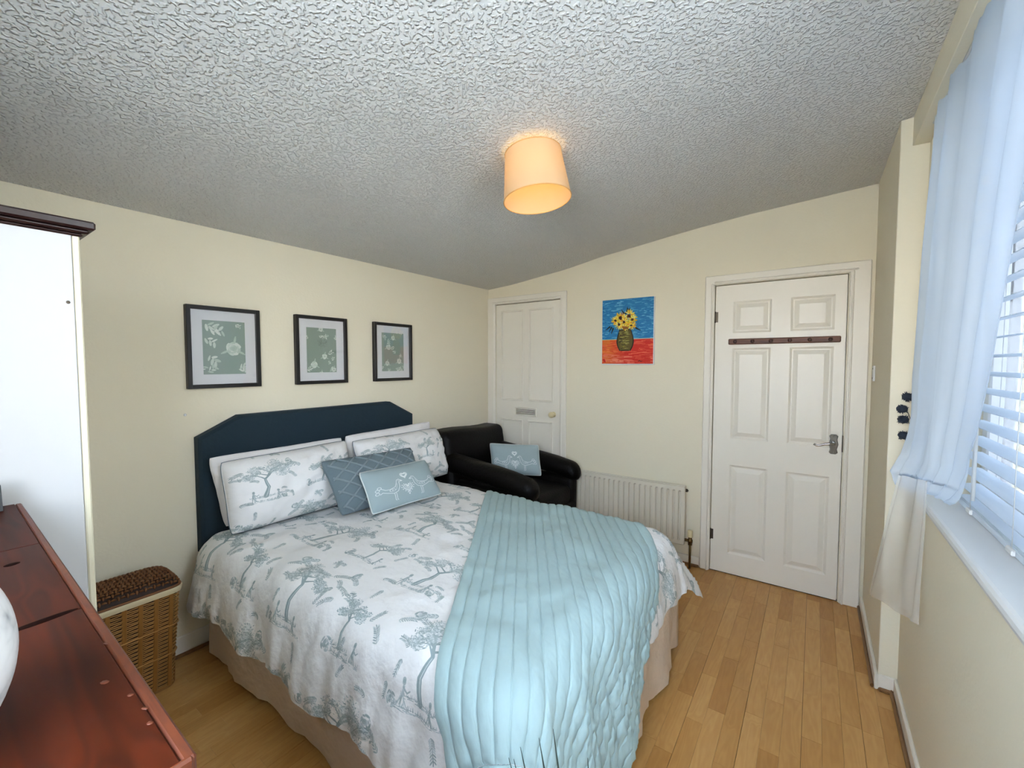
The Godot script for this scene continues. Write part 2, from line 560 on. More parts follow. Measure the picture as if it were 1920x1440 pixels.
# two stitched birds and two hearts, white on blue-grey linen
func birds_image() -> Image:
	var im := Image.create(640, 400, false, Image.FORMAT_RGB8)
	var wv := noise_image(640, 400, 0.25, 3, 2)
	wv.convert(Image.FORMAT_L8)
	for y in 400:
		for x in 640:
			var k := (wv.get_pixel(x, y).r - 0.5) * 0.07
			im.set_pixel(x, y, Color(0.625 + k, 0.69 + k, 0.70 + k))
	var ink := Color(0.90, 0.92, 0.91)
	for side in [1.0, -1.0]:
		var p := func(x: float, y: float) -> Vector2: return Vector2(320 + side * (x - 338), y)
		var body := [p.call(292, 176), p.call(276, 158), p.call(256, 164), p.call(244, 196), p.call(226, 226), p.call(176, 240), p.call(138, 236), p.call(104, 210)]
		stroke(im, body, 2.3, 2.3, ink)
		stroke(im, [p.call(292, 176), p.call(272, 186), p.call(268, 230), p.call(244, 272), p.call(200, 284), p.call(150, 268), p.call(112, 252), p.call(92, 262)], 2.3, 2.3, ink)
		stroke(im, [p.call(292, 170), p.call(304, 180), p.call(288, 184)], 2.5, 2.5, ink)
		dab(im, p.call(272, 172).x, 172, 3.5, ink)
		for q in [[96, 204], [78, 222], [74, 250]]:
			var c: Vector2 = p.call(q[0], q[1])
			for k in 16:
				dab(im, c.x + cos(k * 0.393) * 15, c.y + sin(k * 0.393) * 11, 2.6, ink)
		for k in 22:
			var a := k * 0.286
			dab(im, p.call(196 + cos(a) * 26, 0).x, 252 + sin(a) * 12, 2.4, ink)
		dab(im, p.call(196, 0).x, 252, 6, ink, 0.8)
		for k in 12:
			dab(im, p.call(252 - k * 2.0, 0).x, 200 + k * 5.0, 2.2, ink)
		for lx in [206, 222]:
			stroke(im, [p.call(lx, 284), p.call(lx + 2, 344), p.call(lx + 12, 352)], 2.4, 2.0, ink)
	var heart := func(cx: float, cy: float, s: float, r: float, dotted: bool):
		var pts: Array = []
		for k in 41:
			var a := TAU * k / 40.0
			pts.append(Vector2(cx + s * 16 * pow(sin(a), 3), cy - s * (13 * cos(a) - 5 * cos(2 * a) - 2 * cos(3 * a) - cos(4 * a))))
		if dotted:
			for k in range(0, 40, 2):
				dab(im, pts[k].x, pts[k].y, r, ink)
		else:
			stroke(im, pts, r, r, ink)
	heart.call(320, 262, 1.7, 2.5, false)
	heart.call(320, 262, 2.6, 3.5, false)
	heart.call(320, 264, 3.6, 5.0, true)
	heart.call(320, 260, 0.8, 3, false)
	heart.call(320, 128, 2.0, 4, false)
	heart.call(320, 128, 1.3, 5, false)
	dab(im, 320, 124, 4, Color(0.60, 0.685, 0.705))
	return im

func marble_image() -> Image:
	var a := noise_image(512, 256, 0.010, 41, 4, FastNoiseLite.TYPE_SIMPLEX_SMOOTH, true)
	a.convert(Image.FORMAT_L8)
	var im := Image.create(512, 256, false, Image.FORMAT_RGB8)
	for y in 256:
		for x in 512:
			var k := pow(a.get_pixel(x, y).r, 5.0) * 0.75
			im.set_pixel(x, y, Color(0.90, 0.90, 0.90).lerp(Color(0.38, 0.39, 0.41), clampf(k, 0, 1)))
	return im

# blobs and ridges of stippled plaster
func stipple_image(size: int, freq: float, sd: int) -> Image:
	var a := noise_image(size, size, freq, sd, 2)
	a.convert(Image.FORMAT_L8)
	var d := a.get_data()
	for i in d.size():
		var k := clampf((d[i] / 255.0 - 0.42) * 3.2, 0.0, 1.0)
		d[i] = int(255.0 * k * k * (3.0 - 2.0 * k))
	return Image.create_from_data(size, size, false, Image.FORMAT_L8, d)

func weave_image(size: int, n: int) -> Image:
	var im := Image.create(size, size, false, Image.FORMAT_L8)
	for y in size:
		for x in size:
			var a := sin(TAU * n * x / size)
			var b := sin(TAU * n * y / size)
			im.set_pixel(x, y, Color.WHITE * (0.5 + 0.25 * a * b + 0.2 * absf(a)))
	return im

var M := {}

func make_materials():
	M.wall = mat(Color(0.915, 0.88, 0.785), 0.75)
	bump(M.wall, noise_image(512, 512, 0.05, 2, 4), 0.05)
	M.wall.uv1_scale = Vector3(2, 2, 1)
	M.ceiling = mat(Color(0.85, 0.84, 0.815), 0.85)
	bump(M.ceiling, stipple_image(1024, 0.042, 9), 0.42)
	M.ceiling.uv1_scale = Vector3(1.25, 1.25, 1)
	M.gloss = mat(Color(0.93, 0.905, 0.85), 0.38)
	M.white = mat(Color(0.88, 0.88, 0.87), 0.4)
	M.panel_white = mat(Color(0.76, 0.76, 0.755), 0.5)
	M.upvc = mat(Color(0.90, 0.91, 0.92), 0.35)
	M.slat = mat(Color(0.84, 0.885, 0.93), 0.4)
	M.cord = mat(Color(0.85, 0.86, 0.86), 0.8)
	M.dark = mat(Color(0.03, 0.03, 0.03), 0.7)
	M.black = mat(Color(0.035, 0.03, 0.03), 0.45)
	M.mat_board = mat(Color(0.88, 0.88, 0.885), 0.8)
	M.chrome = mat(Color(0.62, 0.62, 0.62), 0.18, {"metallic": 1.0})
	M.steel = mat(Color(0.35, 0.32, 0.28), 0.4, {"metallic": 0.9})
	M.brass = mat(Color(0.45, 0.36, 0.22), 0.4, {"metallic": 0.9})
	M.radiator = mat(Color(0.86, 0.83, 0.76), 0.4)
	M.cream = mat(Color(0.88, 0.85, 0.74), 0.45)
	M.knob = mat(Color(0.85, 0.79, 0.62), 0.3)
	M.floors = []
	for k in 5:
		var t: float = [0.0, 0.35, 0.6, 0.8, 1.0][k]
		var a := Color(0.74, 0.545, 0.30).lerp(Color(0.82, 0.645, 0.40), t)
		var b := Color(0.66, 0.46, 0.225).lerp(Color(0.75, 0.555, 0.315), t)
		M.floors.append(wood(a, b, 30 + k, false, 1.6, 0.42, 512, 8, 0.009))
	M.bead = wood(Color(0.55, 0.40, 0.24), Color(0.42, 0.29, 0.16), 50, false, 2.0, 0.45, 256, 16)
	M.chest = wood(Color(0.31, 0.112, 0.034), Color(0.155, 0.05, 0.016), 60, true, 1.3, 0.5, 512, 16, 0.012)
	M.chest.metallic_specular = 0.22
	M.chest_side = wood(Color(0.29, 0.105, 0.045), Color(0.19, 0.065, 0.025), 61, true, 1.3, 0.45, 256, 16, 0.012)
	M.worn = wood(Color(0.42, 0.195, 0.065), Color(0.28, 0.11, 0.035), 62, true, 3.0, 0.5, 256, 8, 0.03)
	M.knot = mat(Color(0.085, 0.028, 0.015), 0.8, {"metallic_specular": 0.15})
	M.mahogany = wood(Color(0.16, 0.055, 0.04), Color(0.10, 0.03, 0.025), 63, false, 2.0, 0.35, 256, 16)
	M.peg = wood(Color(0.44, 0.235, 0.095), Color(0.24, 0.11, 0.04), 64, true, 3.0, 0.5, 256, 16)
	M.peg_dark = mat(Color(0.22, 0.075, 0.03), 0.4)
	M.teal = mat(Color(0.065, 0.15, 0.195), 0.9, {"rim_enabled": true, "rim": 0.25, "rim_tint": 0.6})
	bump(M.teal, noise_image(256, 256, 0.04, 71, 4), 0.08)
	M.teal.uv1_scale = Vector3(3, 3, 1)
	var toile := tex(toile_image())
	var crease := noise_image(512, 512, 0.012, 77, 5)
	M.toile = mat(Color.WHITE, 0.9)
	M.toile.albedo_texture = toile
	bump(M.toile, crease, 0.55)
	M.toile.uv1_scale = Vector3(1.0 / 0.70, 1.0 / 0.70, 1)
	M.toile_small = mat(Color.WHITE, 0.9)
	M.toile_small.albedo_texture = toile
	bump(M.toile_small, crease, 0.3)
	M.toile_small.uv1_scale = Vector3(1.0 / 0.62, 1.0 / 0.62, 1)
	M.linen = mat(Color(0.90, 0.885, 0.875), 0.9)
	bump(M.linen, noise_image(256, 256, 0.02, 78, 4), 0.25)
	M.linen.uv1_scale = Vector3(2.5, 2.5, 1)
	M.valance = mat(Color(0.88, 0.80, 0.715), 0.9)
	bump(M.valance, noise_image(256, 256, 0.02, 79, 4), 0.5)
	M.valance.uv1_scale = Vector3(2.0, 2.0, 1)
	M.aqua = mat(Color(0.645, 0.735, 0.735), 0.9, {"rim_enabled": true, "rim": 0.1, "rim_tint": 0.5})
	var cr := noise_image(512, 128, 0.035, 80, 3)
	cr.resize(512, 512, Image.INTERPOLATE_CUBIC)
	bump(M.aqua, cr, 0.12)
	M.aqua.uv1_scale = Vector3(3.2, 3.2, 1)
	M.grey_knit = mat(Color(0.42, 0.48, 0.505), 0.95)
	bump(M.grey_knit, weave_image(128, 8), 0.15)
	M.grey_knit.uv1_scale = Vector3(12, 12, 1)
	M.grey_cord = mat(Color(0.50, 0.555, 0.575), 0.95)
	M.birds = mat(Color.WHITE, 0.9)
	M.birds.albedo_texture = tex(birds_image())
	M.linen_blue = mat(Color(0.60, 0.685, 0.705), 0.9)
	M.piping = mat(Color(0.84, 0.86, 0.84), 0.85)
	M.piping_grey = mat(Color(0.40, 0.45, 0.47), 0.9)
	M.leather = mat(Color(0.024, 0.016, 0.014), 0.5, {"metallic_specular": 0.28})
	bump(M.leather, noise_image(256, 256, 0.06, 81, 4), 0.15)
	M.leather.uv1_scale = Vector3(3, 3, 1)
	M.cane = mat(Color(0.70, 0.51, 0.27), 0.55)
	M.cane_stake = mat(Color(0.56, 0.38, 0.17), 0.55)
	M.cane_dark = mat(Color(0.17, 0.09, 0.04), 0.7)
	M.cane_lid = mat(Color(0.46, 0.285, 0.14), 0.6)
	M.cane_inner = mat(Color(0.10, 0.06, 0.03), 0.8)
	M.liner = mat(Color(0.84, 0.78, 0.64), 0.9)
	M.curtain = mat(Color(0.86, 0.905, 0.955, 0.76), 0.9, {"transparency": BaseMaterial3D.TRANSPARENCY_ALPHA, "cull_mode": BaseMaterial3D.CULL_DISABLED, "backlight_enabled": true, "backlight": Color(0.80, 0.86, 0.92)})
	M.curtain_tail = mat(Color(0.93, 0.92, 0.90, 0.42), 0.9, {"transparency": BaseMaterial3D.TRANSPARENCY_ALPHA, "cull_mode": BaseMaterial3D.CULL_DISABLED, "backlight_enabled": true, "backlight": Color(0.8, 0.8, 0.8)})
	M.glass = mat(Color(1, 1, 1, 0.04), 0.02, {"transparency": BaseMaterial3D.TRANSPARENCY_ALPHA})
	M.tinted_glass = mat(Color(0.04, 0.045, 0.05, 0.73), 0.3, {"transparency": BaseMaterial3D.TRANSPARENCY_ALPHA})
	M.pale_tinted_glass = mat(Color(0.04, 0.045, 0.05, 0.26), 0.3, {"transparency": BaseMaterial3D.TRANSPARENCY_ALPHA})
	M.picture_glass = mat(Color(1, 1, 1, 0.03), 0.03, {"transparency": BaseMaterial3D.TRANSPARENCY_ALPHA})
	M.shade = mat(Color(0.82, 0.70, 0.56), 0.9, {"cull_mode": BaseMaterial3D.CULL_DISABLED, "backlight_enabled": true, "backlight": Color(0.66, 0.56, 0.40)})
	M.shade_trim = mat(Color(0.85, 0.66, 0.42), 0.8)
	M.bulb = mat(Color(1, 0.95, 0.85), 0.4, {"emission_enabled": true, "emission": Color(1.0, 0.80, 0.45), "emission_energy_multiplier": 3.0})
	M.marble = mat(Color.WHITE, 0.25)
	M.marble.albedo_texture = tex(marble_image())
	M.leafy = mat(Color(0.055, 0.13, 0.065), 0.4)
	M.pot = mat(Color(0.55, 0.53, 0.50), 0.6)
	M.soil = mat(Color(0.07, 0.05, 0.035), 0.95)
	M.thistle = mat(Color(0.14, 0.175, 0.22), 0.9)
	M.stem = mat(Color(0.16, 0.15, 0.12), 0.8)
	M.paving = mat(Color(0.90, 0.90, 0.89), 0.9)

# ---------------------------------------------------------------- the place
const LX := -2.55      # wall behind the headboard
const DZ := -3.243     # wall with the doors
const RX := 0.267      # window wall beside the door
const WX := 0.36       # window wall above the sill
const LWX := 0.332     # window wall below the sill
const HX := 0.306      # lintel over the window
const NZ := 0.34       # wall behind the camera

func _ready():
	# camera
	var cam := Camera3D.new()
	cam.name = "camera"
	cam.keep_aspect = Camera3D.KEEP_HEIGHT
	cam.fov = rad_to_deg(2.0 * atan(720.0 / 809.0))
	cam.position = Vector3(0, 1.456, 0)
	cam.rotation = Vector3(deg_to_rad(-2.76), deg_to_rad(35.1), 0)
	cam.near = 0.02
	add_child(cam)
	cam.current = true
	# sky and exposure
	var env := Environment.new()
	var sky := Sky.new()
	var sm := ProceduralSkyMaterial.new()
	sm.sky_top_color = Color(0.80, 0.88, 0.98)
	sm.sky_horizon_color = Color(0.97, 0.98, 1.0)
	sm.ground_horizon_color = Color(0.90, 0.89, 0.87)
	sm.ground_bottom_color = Color(0.84, 0.83, 0.81)
	sm.sky_energy_multiplier = 1.0
	sm.ground_energy_multiplier = 1.0
	sky.sky_material = sm
	env.background_mode = Environment.BG_SKY
	env.sky = sky
	env.background_energy_multiplier = 30.5
	env.ambient_light_source = Environment.AMBIENT_SOURCE_SKY
	env.tonemap_mode = Environment.TONE_MAPPER_LINEAR
	env.tonemap_exposure = 1.0
	env.sdfgi_enabled = true
	env.ssao_enabled = true
	env.ssil_enabled = true
	var we := WorldEnvironment.new()
	we.name = "world_environment"
	we.environment = env
	add_child(we)

	make_materials()
	room()
	floor_boards()
	window_parts()
	doors()
	bed()
	bedding()
	armchair()
	radiator()
	wardrobe()
	hamper()
	chest()
	pictures()
	lamp()
	curtain()
	small_things()

func structure(o: Node, label: String, category: String) -> Node:
	return tag(o, label, category, "", "structure")

func ceiling_height(x: float) -> float:
	var p := [[-2.7, 2.135], [-2.55, 2.148], [-2.28, 2.168], [-1.73, 2.238], [-1.40, 2.300], [-1.10, 2.339], [-0.87, 2.372], [-0.657, 2.399], [-0.397, 2.426], [-0.16, 2.444], [0.05, 2.458], [0.26, 2.474], [0.7, 2.505]]
	for i in p.size() - 1:
		if x <= p[i + 1][0]:
			return lerpf(p[i][1], p[i + 1][1], (x - p[i][0]) / (p[i + 1][0] - p[i][0]))
	return 2.5

func room():
	var s := Shape.new()
	s.box(Vector3(LX - 0.06, 1.15, -1.46), Vector3(0.12, 2.4, 3.84), 0.0)
	structure(put(self, "wall_left", s, M.wall), "long cream painted wall behind the teal headboard", "wall")

	s = Shape.new()   # door wall, open for the two doors
	var z := DZ - 0.06
	for q in [[-2.55, -2.46, 0.0, 2.6], [-2.46, -1.772, 2.0, 2.6], [-1.772, -0.576, 0.0, 2.6], [-0.576, 0.147, 1.986, 2.6], [0.147, 0.72, 0.0, 2.6]]:
		s.box(Vector3((q[0] + q[1]) / 2, (q[2] + q[3]) / 2, z), Vector3(q[1] - q[0], q[3] - q[2], 0.12), 0.0)
	structure(put(self, "wall_far", s, M.wall), "cream painted end wall with two white doors and the flower painting", "wall")

	s = Shape.new()   # window wall
	s.box(Vector3((RX + 0.60) / 2, 1.3, (DZ - 2.47) / 2), Vector3(0.60 - RX, 2.6, -2.47 - DZ), 0.002)
	s.box(Vector3((HX + 0.60) / 2, 2.48, (-2.47 + NZ) / 2), Vector3(0.60 - HX, 0.24, NZ + 2.47), 0.002)
	s.box(Vector3((LWX + 0.60) / 2, 0.47, (-2.47 + NZ) / 2), Vector3(0.60 - LWX, 0.94, NZ + 2.47), 0.0)
	for q in [[-2.47, -2.25], [-1.05, -0.95], [-0.50, NZ]]:
		s.box(Vector3((WX + 0.60) / 2, 1.65, (q[0] + q[1]) / 2), Vector3(0.60 - WX, 1.42, q[1] - q[0]), 0.002)
	structure(put(self, "wall_right", s, M.wall), "cream painted wall that holds the window and steps back beside the door", "wall")

	s = Shape.new()
	for q in [[-2.7, -0.78, 0.0, 2.65], [-0.78, 0.24, 0.0, 1.18], [-0.78, 0.24, 2.12, 2.65], [0.24, 0.7, 0.0, 2.65]]:
		s.box(Vector3((q[0] + q[1]) / 2, (q[2] + q[3]) / 2, NZ + 0.06), Vector3(q[1] - q[0], q[3] - q[2], 0.12), 0.0)
	structure(put(self, "wall_near", s, M.wall), "cream wall with a wide window behind the brown chest of drawers", "wall")

	s = Shape.new()
	var xs := []
	for k in 61:
		xs.append(lerpf(-2.62, 0.62, k / 60.0))
	s.sheet(60, 40, func(i, j): return Vector3(xs[i], ceiling_height(xs[i]), lerpf(0.42, -3.33, j / 40.0)), func(i, j): return Vector2(xs[i], lerpf(0.42, -3.33, j / 40.0)))
	s.sheet(1, 1, func(i, j): return Vector3(lerpf(-2.7, 0.7, i), 2.62, lerpf(0.46, -3.37, j)))
	for q in [[[-2.62, 0.42], [0.62, 0.42]], [[0.62, 0.42], [0.62, -3.33]], [[0.62, -3.33], [-2.62, -3.33]], [[-2.62, -3.33], [-2.62, 0.42]]]:
		s.sheet(60, 1, func(i, j):
			var p := Vector2(q[0][0], q[0][1]).lerp(Vector2(q[1][0], q[1][1]), i / 60.0)
			return Vector3(p.x, lerpf(ceiling_height(p.x), 2.62, j), p.y))
	structure(put(self, "ceiling", s, M.ceiling), "sloping pale grey ceiling with rough stippled plaster", "ceiling")

	# skirting boards with a wooden bead at the foot
	var runs := {
		"baseboard_left": [[Vector3(LX, 0, NZ), Vector3(LX, 0, DZ)], "white skirting board along the wall behind the bed", Vector3(1, 0, 0)],
		"baseboard_far": [[Vector3(-1.70, 0, DZ), Vector3(-0.64, 0, DZ)], "white skirting board under the radiator between the doors", Vector3(0, 0, 1)],
		"baseboard_right": [[Vector3(RX, 0, DZ + 0.01), Vector3(RX, 0, -2.47), Vector3(LWX, 0, -2.47), Vector3(LWX, 0, NZ)], "white skirting board stepping round the corner below the window", Vector3(-1, 0, 0)]}
	for k in runs:
		var path: Array = runs[k][0]
		var n: Vector3 = runs[k][2]
		var board := Shape.new()
		var bead := Shape.new()
		for i in path.size() - 1:
			var d: Vector3 = (path[i + 1] - path[i]).normalized()
			var out := n if path.size() == 2 else d.cross(Vector3.UP) * -1.0
			if path.size() > 2:
				out = Vector3(-1, 0, 0) if absf(d.z) > 0.5 else Vector3(0, 0, 1)
			var hgt := 0.10 if k == "baseboard_left" else 0.072
			var ext0 := 0.013 if path.size() > 2 and i == 1 else 0.0
			var ext1 := 0.013 if path.size() > 2 and i == 0 else 0.0
			var a: Vector3 = path[i] + d * (-ext0 + (0.013 if path.size() > 2 and i == 1 else 0.0))
			var b: Vector3 = path[i + 1] + d * ext1
			var mid := (a + b) / 2
			var len := (b - a).length()
			var size := Vector3(0.013, hgt, len) if absf(d.z) > 0.5 else Vector3(len, hgt, 0.013)
			board.box(mid + out * 0.0065 + Vector3.UP * hgt / 2, size, 0.004)
			var e1 := 0.013 if path.size() > 2 and i == 0 else 0.0
			b = path[i + 1] + d * e1
			mid = (path[i] + b) / 2
			len = (b - path[i]).length()
			size = Vector3(0.013, 0.020, len) if absf(d.z) > 0.5 else Vector3(len, 0.020, 0.013)
			bead.box(mid + out * 0.0195 + Vector3.UP * 0.010, size, 0.006)
		var root := Node3D.new()
		root.name = k
		add_child(root)
		structure(root, runs[k][1], "skirting board")
		put(root, "board", board, M.gloss)
		put(root, "bead", bead, M.bead, "brown wooden bead along the floor")

func floor_boards():
	var root := thing("floor", "pale wood strip laminate floor around the bed", "floor", Vector3.ZERO, "", "structure")
	rng.seed = 3
	var base := Shape.new()
	base.box(Vector3(-1.0, -0.06, -1.46), Vector3(3.5, 0.10, 3.9), 0.0)
	put(root, "underfloor", base, M.dark)
	var rest: Array = []
	for k in 5:
		rest.append(Shape.new())
	var w := 0.0655
	var row := 0
	var x := -2.56
	while x < 0.40:
		var z := 0.36 - rr(0.0, 0.4)
		z = 0.36
		var first := true
		while z > -3.25:
			var l := rr(0.28, 0.46)
			if first:
				l = rr(0.08, 0.4)
				first = false
			var z2 := maxf(z - l, -3.25)
			var tone := [0, 1, 1, 2, 2, 2, 3, 3, 4][rng.randi() % 9] as int
			var xc := x + w / 2
			var zc := (z + z2) / 2
			var gap := 0.0012 if row % 3 == 0 else 0.0004
			var c := Vector3(xc + gap / 2, -0.005, zc)
			var size := Vector3(w - gap, 0.010, z - z2 - 0.0004)
			var off := Vector2(rr(0, 1), rr(0, 1))
			var seen := (xc > -0.62 and xc < 0.38 and zc < -1.05 and (xc < 0.30 or zc > -2.5)) or (xc > -2.56 and xc < -0.9 and zc > -0.86 and zc < -0.22 and xc < -0.9)
			if seen:
				var s := Shape.new()
				s.box(c, size, 0.0004, Basis(), off)
				put(root, "floor_strip", s, M.floors[tone])
			else:
				rest[tone].box(c, size, 0.0, Basis(), off)
			z = z2
		x += w
		row += 1
	for k in 5:
		put(root, "hidden_strips", rest[k], M.floors[k]).set_meta("kind", "stuff")

func window_parts():
	# sill with a round nose
	var s := Shape.new()
	var pro := PackedVector2Array([Vector2(0.52, 0.936), Vector2(0.335, 0.936), Vector2(0.328, 0.938), Vector2(0.323, 0.944), Vector2(0.321, 0.953), Vector2(0.323, 0.962), Vector2(0.328, 0.968), Vector2(0.335, 0.970), Vector2(0.52, 0.970)])
	s.prism(pro, 0.5 + 2.02, Transform3D(Basis(), Vector3(0, 0, -2.46)))
	structure(put(self, "trim_1", s, M.white), "white painted window sill with rounded front edge", "window sill")
	var n := 0
	for q in [[-2.25, -1.05, [-1.80]], [-0.95, -0.50, []]]:
		n += 1
		var root := Node3D.new()
		root.name = "window_%d" % n
		add_child(root)
		structure(root, ["white framed window behind the venetian blind", "white framed window without a blind beside the camera"][n - 1], "window")
		var f := Shape.new()
		var zc: float = (q[0] + q[1]) / 2
		var wd: float = q[1] - q[0]
		for y in [0.97 + 0.03, 2.36 - 0.03]:
			f.box(Vector3(0.535, y, zc), Vector3(0.07, 0.06, wd), 0.006)
		for zz in [q[0] + 0.03, q[1] - 0.03]:
			f.box(Vector3(0.535, 1.665, zz), Vector3(0.07, 1.27, 0.06), 0.006)
		for zz in q[2]:
			f.box(Vector3(0.535, 1.665, zz), Vector3(0.07, 1.27, 0.075), 0.006)
		put(root, "window_frame", f, M.upvc)
		var stops: Array = [q[0] + 0.06] + q[2] + [q[1] - 0.06]
		for k in stops.size() - 1:
			var p := Shape.new()
			var a: float = stops[k] + (0.0375 if k > 0 else 0.0)
			var b: float = stops[k + 1] - (0.0375 if k < stops.size() - 2 else 0.0)
			p.box(Vector3(0.54, 1.665, (a + b) / 2), Vector3(0.006, 1.27, b - a), 0.0)
			put(root, "pane", p, M.tinted_glass if n == 1 else M.pale_tinted_glass)
	# a wide window in the wall behind the camera
	var w3 := Node3D.new()
	w3.name = "window_3"
	add_child(w3)
	structure(w3, "wide white framed window over the chest, behind the camera", "window")
	var f3 := Shape.new()
	for y in [1.205, 2.095]:
		f3.box(Vector3(-0.27, y, NZ + 0.06), Vector3(1.02, 0.05, 0.06), 0.005)
	for xx in [-0.755, 0.215]:
		f3.box(Vector3(xx, 1.65, NZ + 0.06), Vector3(0.05, 0.84, 0.06), 0.005)
	put(w3, "window_frame", f3, M.upvc)
	for xx in [-0.27]:
		var p3 := Shape.new()
		p3.box(Vector3(xx, 1.65, NZ + 0.06), Vector3(0.92, 0.84, 0.006), 0.0)
		put(w3, "pane", p3, M.glass)
	# the ground outside
	s = Shape.new()
	s.box(Vector3(7.2, -0.35, -1.5), Vector3(13, 0.3, 16), 0.0)
	s.box(Vector3(-2.0, -0.35, 4.5), Vector3(5.4, 0.3, 8), 0.0)
	structure(put(self, "ground", s, M.paving), "pale paved ground outside the window", "ground")
	# venetian blind
	var blind := thing("venetian_blind", "white venetian blind with half open slats in the window", "blind", Vector3(0.445, 0.97, -1.6))
	var sl := Shape.new()
	var arc := PackedVector2Array()
	for k in 7:
		var t := k / 6.0 * 2.0 - 1.0
		arc.append(Vector2(t * 0.025, 0.003 * (1.0 - t * t)))
	for k in 7:
		var t := 1.0 - k / 6.0 * 2.0
		arc.append(Vector2(t * 0.025, 0.003 * (1.0 - t * t) - 0.0024))
	sl.prism(arc, 1.00, Transform3D(Basis(Vector3.BACK, 0.16), Vector3(0, 0, -0.5)), 0.0, false)
	var slat_mesh := sl.mesh()
	for k in 24:
		var o := put(blind, "slat", slat_mesh, M.slat)
		o.position = Vector3(0, 0.073 + k * 0.0545, 0)
	for k in 3:
		var o := put(blind, "slat", slat_mesh, M.slat)
		o.position = Vector3(0, 0.024 + k * 0.0045, 0)
		o.rotation.z = -0.16
	var b1 := Shape.new()
	b1.box(Vector3(0, 0.011, 0), Vector3(0.052, 0.020, 1.0), 0.004)
	put(blind, "bottom_rail", b1, M.slat)
	b1 = Shape.new()
	b1.box(Vector3(0, 1.362, 0), Vector3(0.058, 0.050, 1.02), 0.004)
	put(blind, "head_rail", b1, M.slat)
	for zz in [-0.36, 0.0, 0.36]:
		var ld := Shape.new()
		for xx in [-0.0265, 0.0265]:
			ld.tube(PackedVector3Array([Vector3(xx, 0.02, zz), Vector3(xx, 1.34, zz)]), 0.0012, 5)
		put(blind, "ladder_cord", ld, M.cord)
		var cl := Shape.new()
		cl.box(Vector3(-0.028, 0.012, zz), Vector3(0.010, 0.016, 0.045), 0.003)
		put(blind, "cord_clip", cl, M.white)
	var wd2 := Shape.new()
	wd2.tube(PackedVector3Array([Vector3(-0.034, 0.06, -0.30), Vector3(-0.034, 1.34, -0.30)]), 0.0042, 8)
	put(blind, "tilt_wand", wd2, M.white)

# a moulded panel: heights over a grid whose lines lie at the given insets
func panel_sheet(s: Shape, x0: float, x1: float, y0: float, y1: float, z: float, insets: Array, lifts: Array):
	var gx: Array = []
	var gy: Array = []
	for k in insets.size():
		gx.append(x0 + insets[k])
		gy.append(y0 + insets[k])
	for k in range(insets.size() - 1, -1, -1):
		gx.append(x1 - insets[k])
		gy.append(y1 - insets[k])
	var m := gx.size()
	var hgt := func(i: int, j: int) -> float:
		var d := mini(mini(i, m - 1 - i), mini(j, m - 1 - j))
		return lifts[d]
	var v := PackedVector3Array()
	for i in m - 1:
		for j in m - 1:
			var a := Vector3(gx[i], gy[j], z + hgt.call(i, j))
			var b := Vector3(gx[i + 1], gy[j], z + hgt.call(i + 1, j))
			var c := Vector3(gx[i + 1], gy[j + 1], z + hgt.call(i + 1, j + 1))
			var d := Vector3(gx[i], gy[j + 1], z + hgt.call(i, j + 1))
			if is_equal_approx(a.z, c.z) and not is_equal_approx(b.z, d.z):
				v.append_array(PackedVector3Array([a, d, b, b, d, c]))
			else:
				v.append_array(PackedVector3Array([a, c, b, a, d, c]))
	s.emit(v, PackedVector2Array(), false, false)

# a door leaf whose face is open where the panels sit
func leaf_shape(x0: float, x1: float, y0: float, y1: float, z: float, holes: Array) -> Shape:
	var s := Shape.new()
	var gx := [x0, x1]
	var gy := [y0, y1]
	for q in holes:
		for e in [q[0], q[1]]:
			if not gx.has(e):
				gx.append(e)
		for e in [q[2], q[3]]:
			if not gy.has(e):
				gy.append(e)
	gx.sort()
	gy.sort()
	var v := PackedVector3Array()
	for i in gx.size() - 1:
		for j in gy.size() - 1:
			var c := Vector2((gx[i] + gx[i + 1]) / 2, (gy[j] + gy[j + 1]) / 2)
			var inside := false
			for q in holes:
				inside = inside or (c.x > q[0] and c.x < q[1] and c.y > q[2] and c.y < q[3])
			if not inside:
				v.append_array(PackedVector3Array([Vector3(gx[i], gy[j], z), Vector3(gx[i + 1], gy[j + 1], z), Vector3(gx[i + 1], gy[j], z), Vector3(gx[i], gy[j], z), Vector3(gx[i], gy[j + 1], z), Vector3(gx[i + 1], gy[j + 1], z)]))
	s.emit(v, PackedVector2Array(), false, false)
	s.box(Vector3((x0 + x1) / 2, (y0 + y1) / 2, z - 0.0235), Vector3(x1 - x0, y1 - y0, 0.023), 0.001)
	for q in [[x0, 1], [x1, -1]]:
		s.box(Vector3(q[0] + q[1] * 0.0015, (y0 + y1) / 2, z - 0.0065), Vector3(0.003, y1 - y0, 0.0128), 0.0)
	s.box(Vector3((x0 + x1) / 2, y1 - 0.0015, z - 0.0065), Vector3(x1 - x0, 0.003, 0.0128), 0.0)
	s.box(Vector3((x0 + x1) / 2, y0 + 0.0015, z - 0.0065), Vector3(x1 - x0, 0.003, 0.0128), 0.0)
	return s

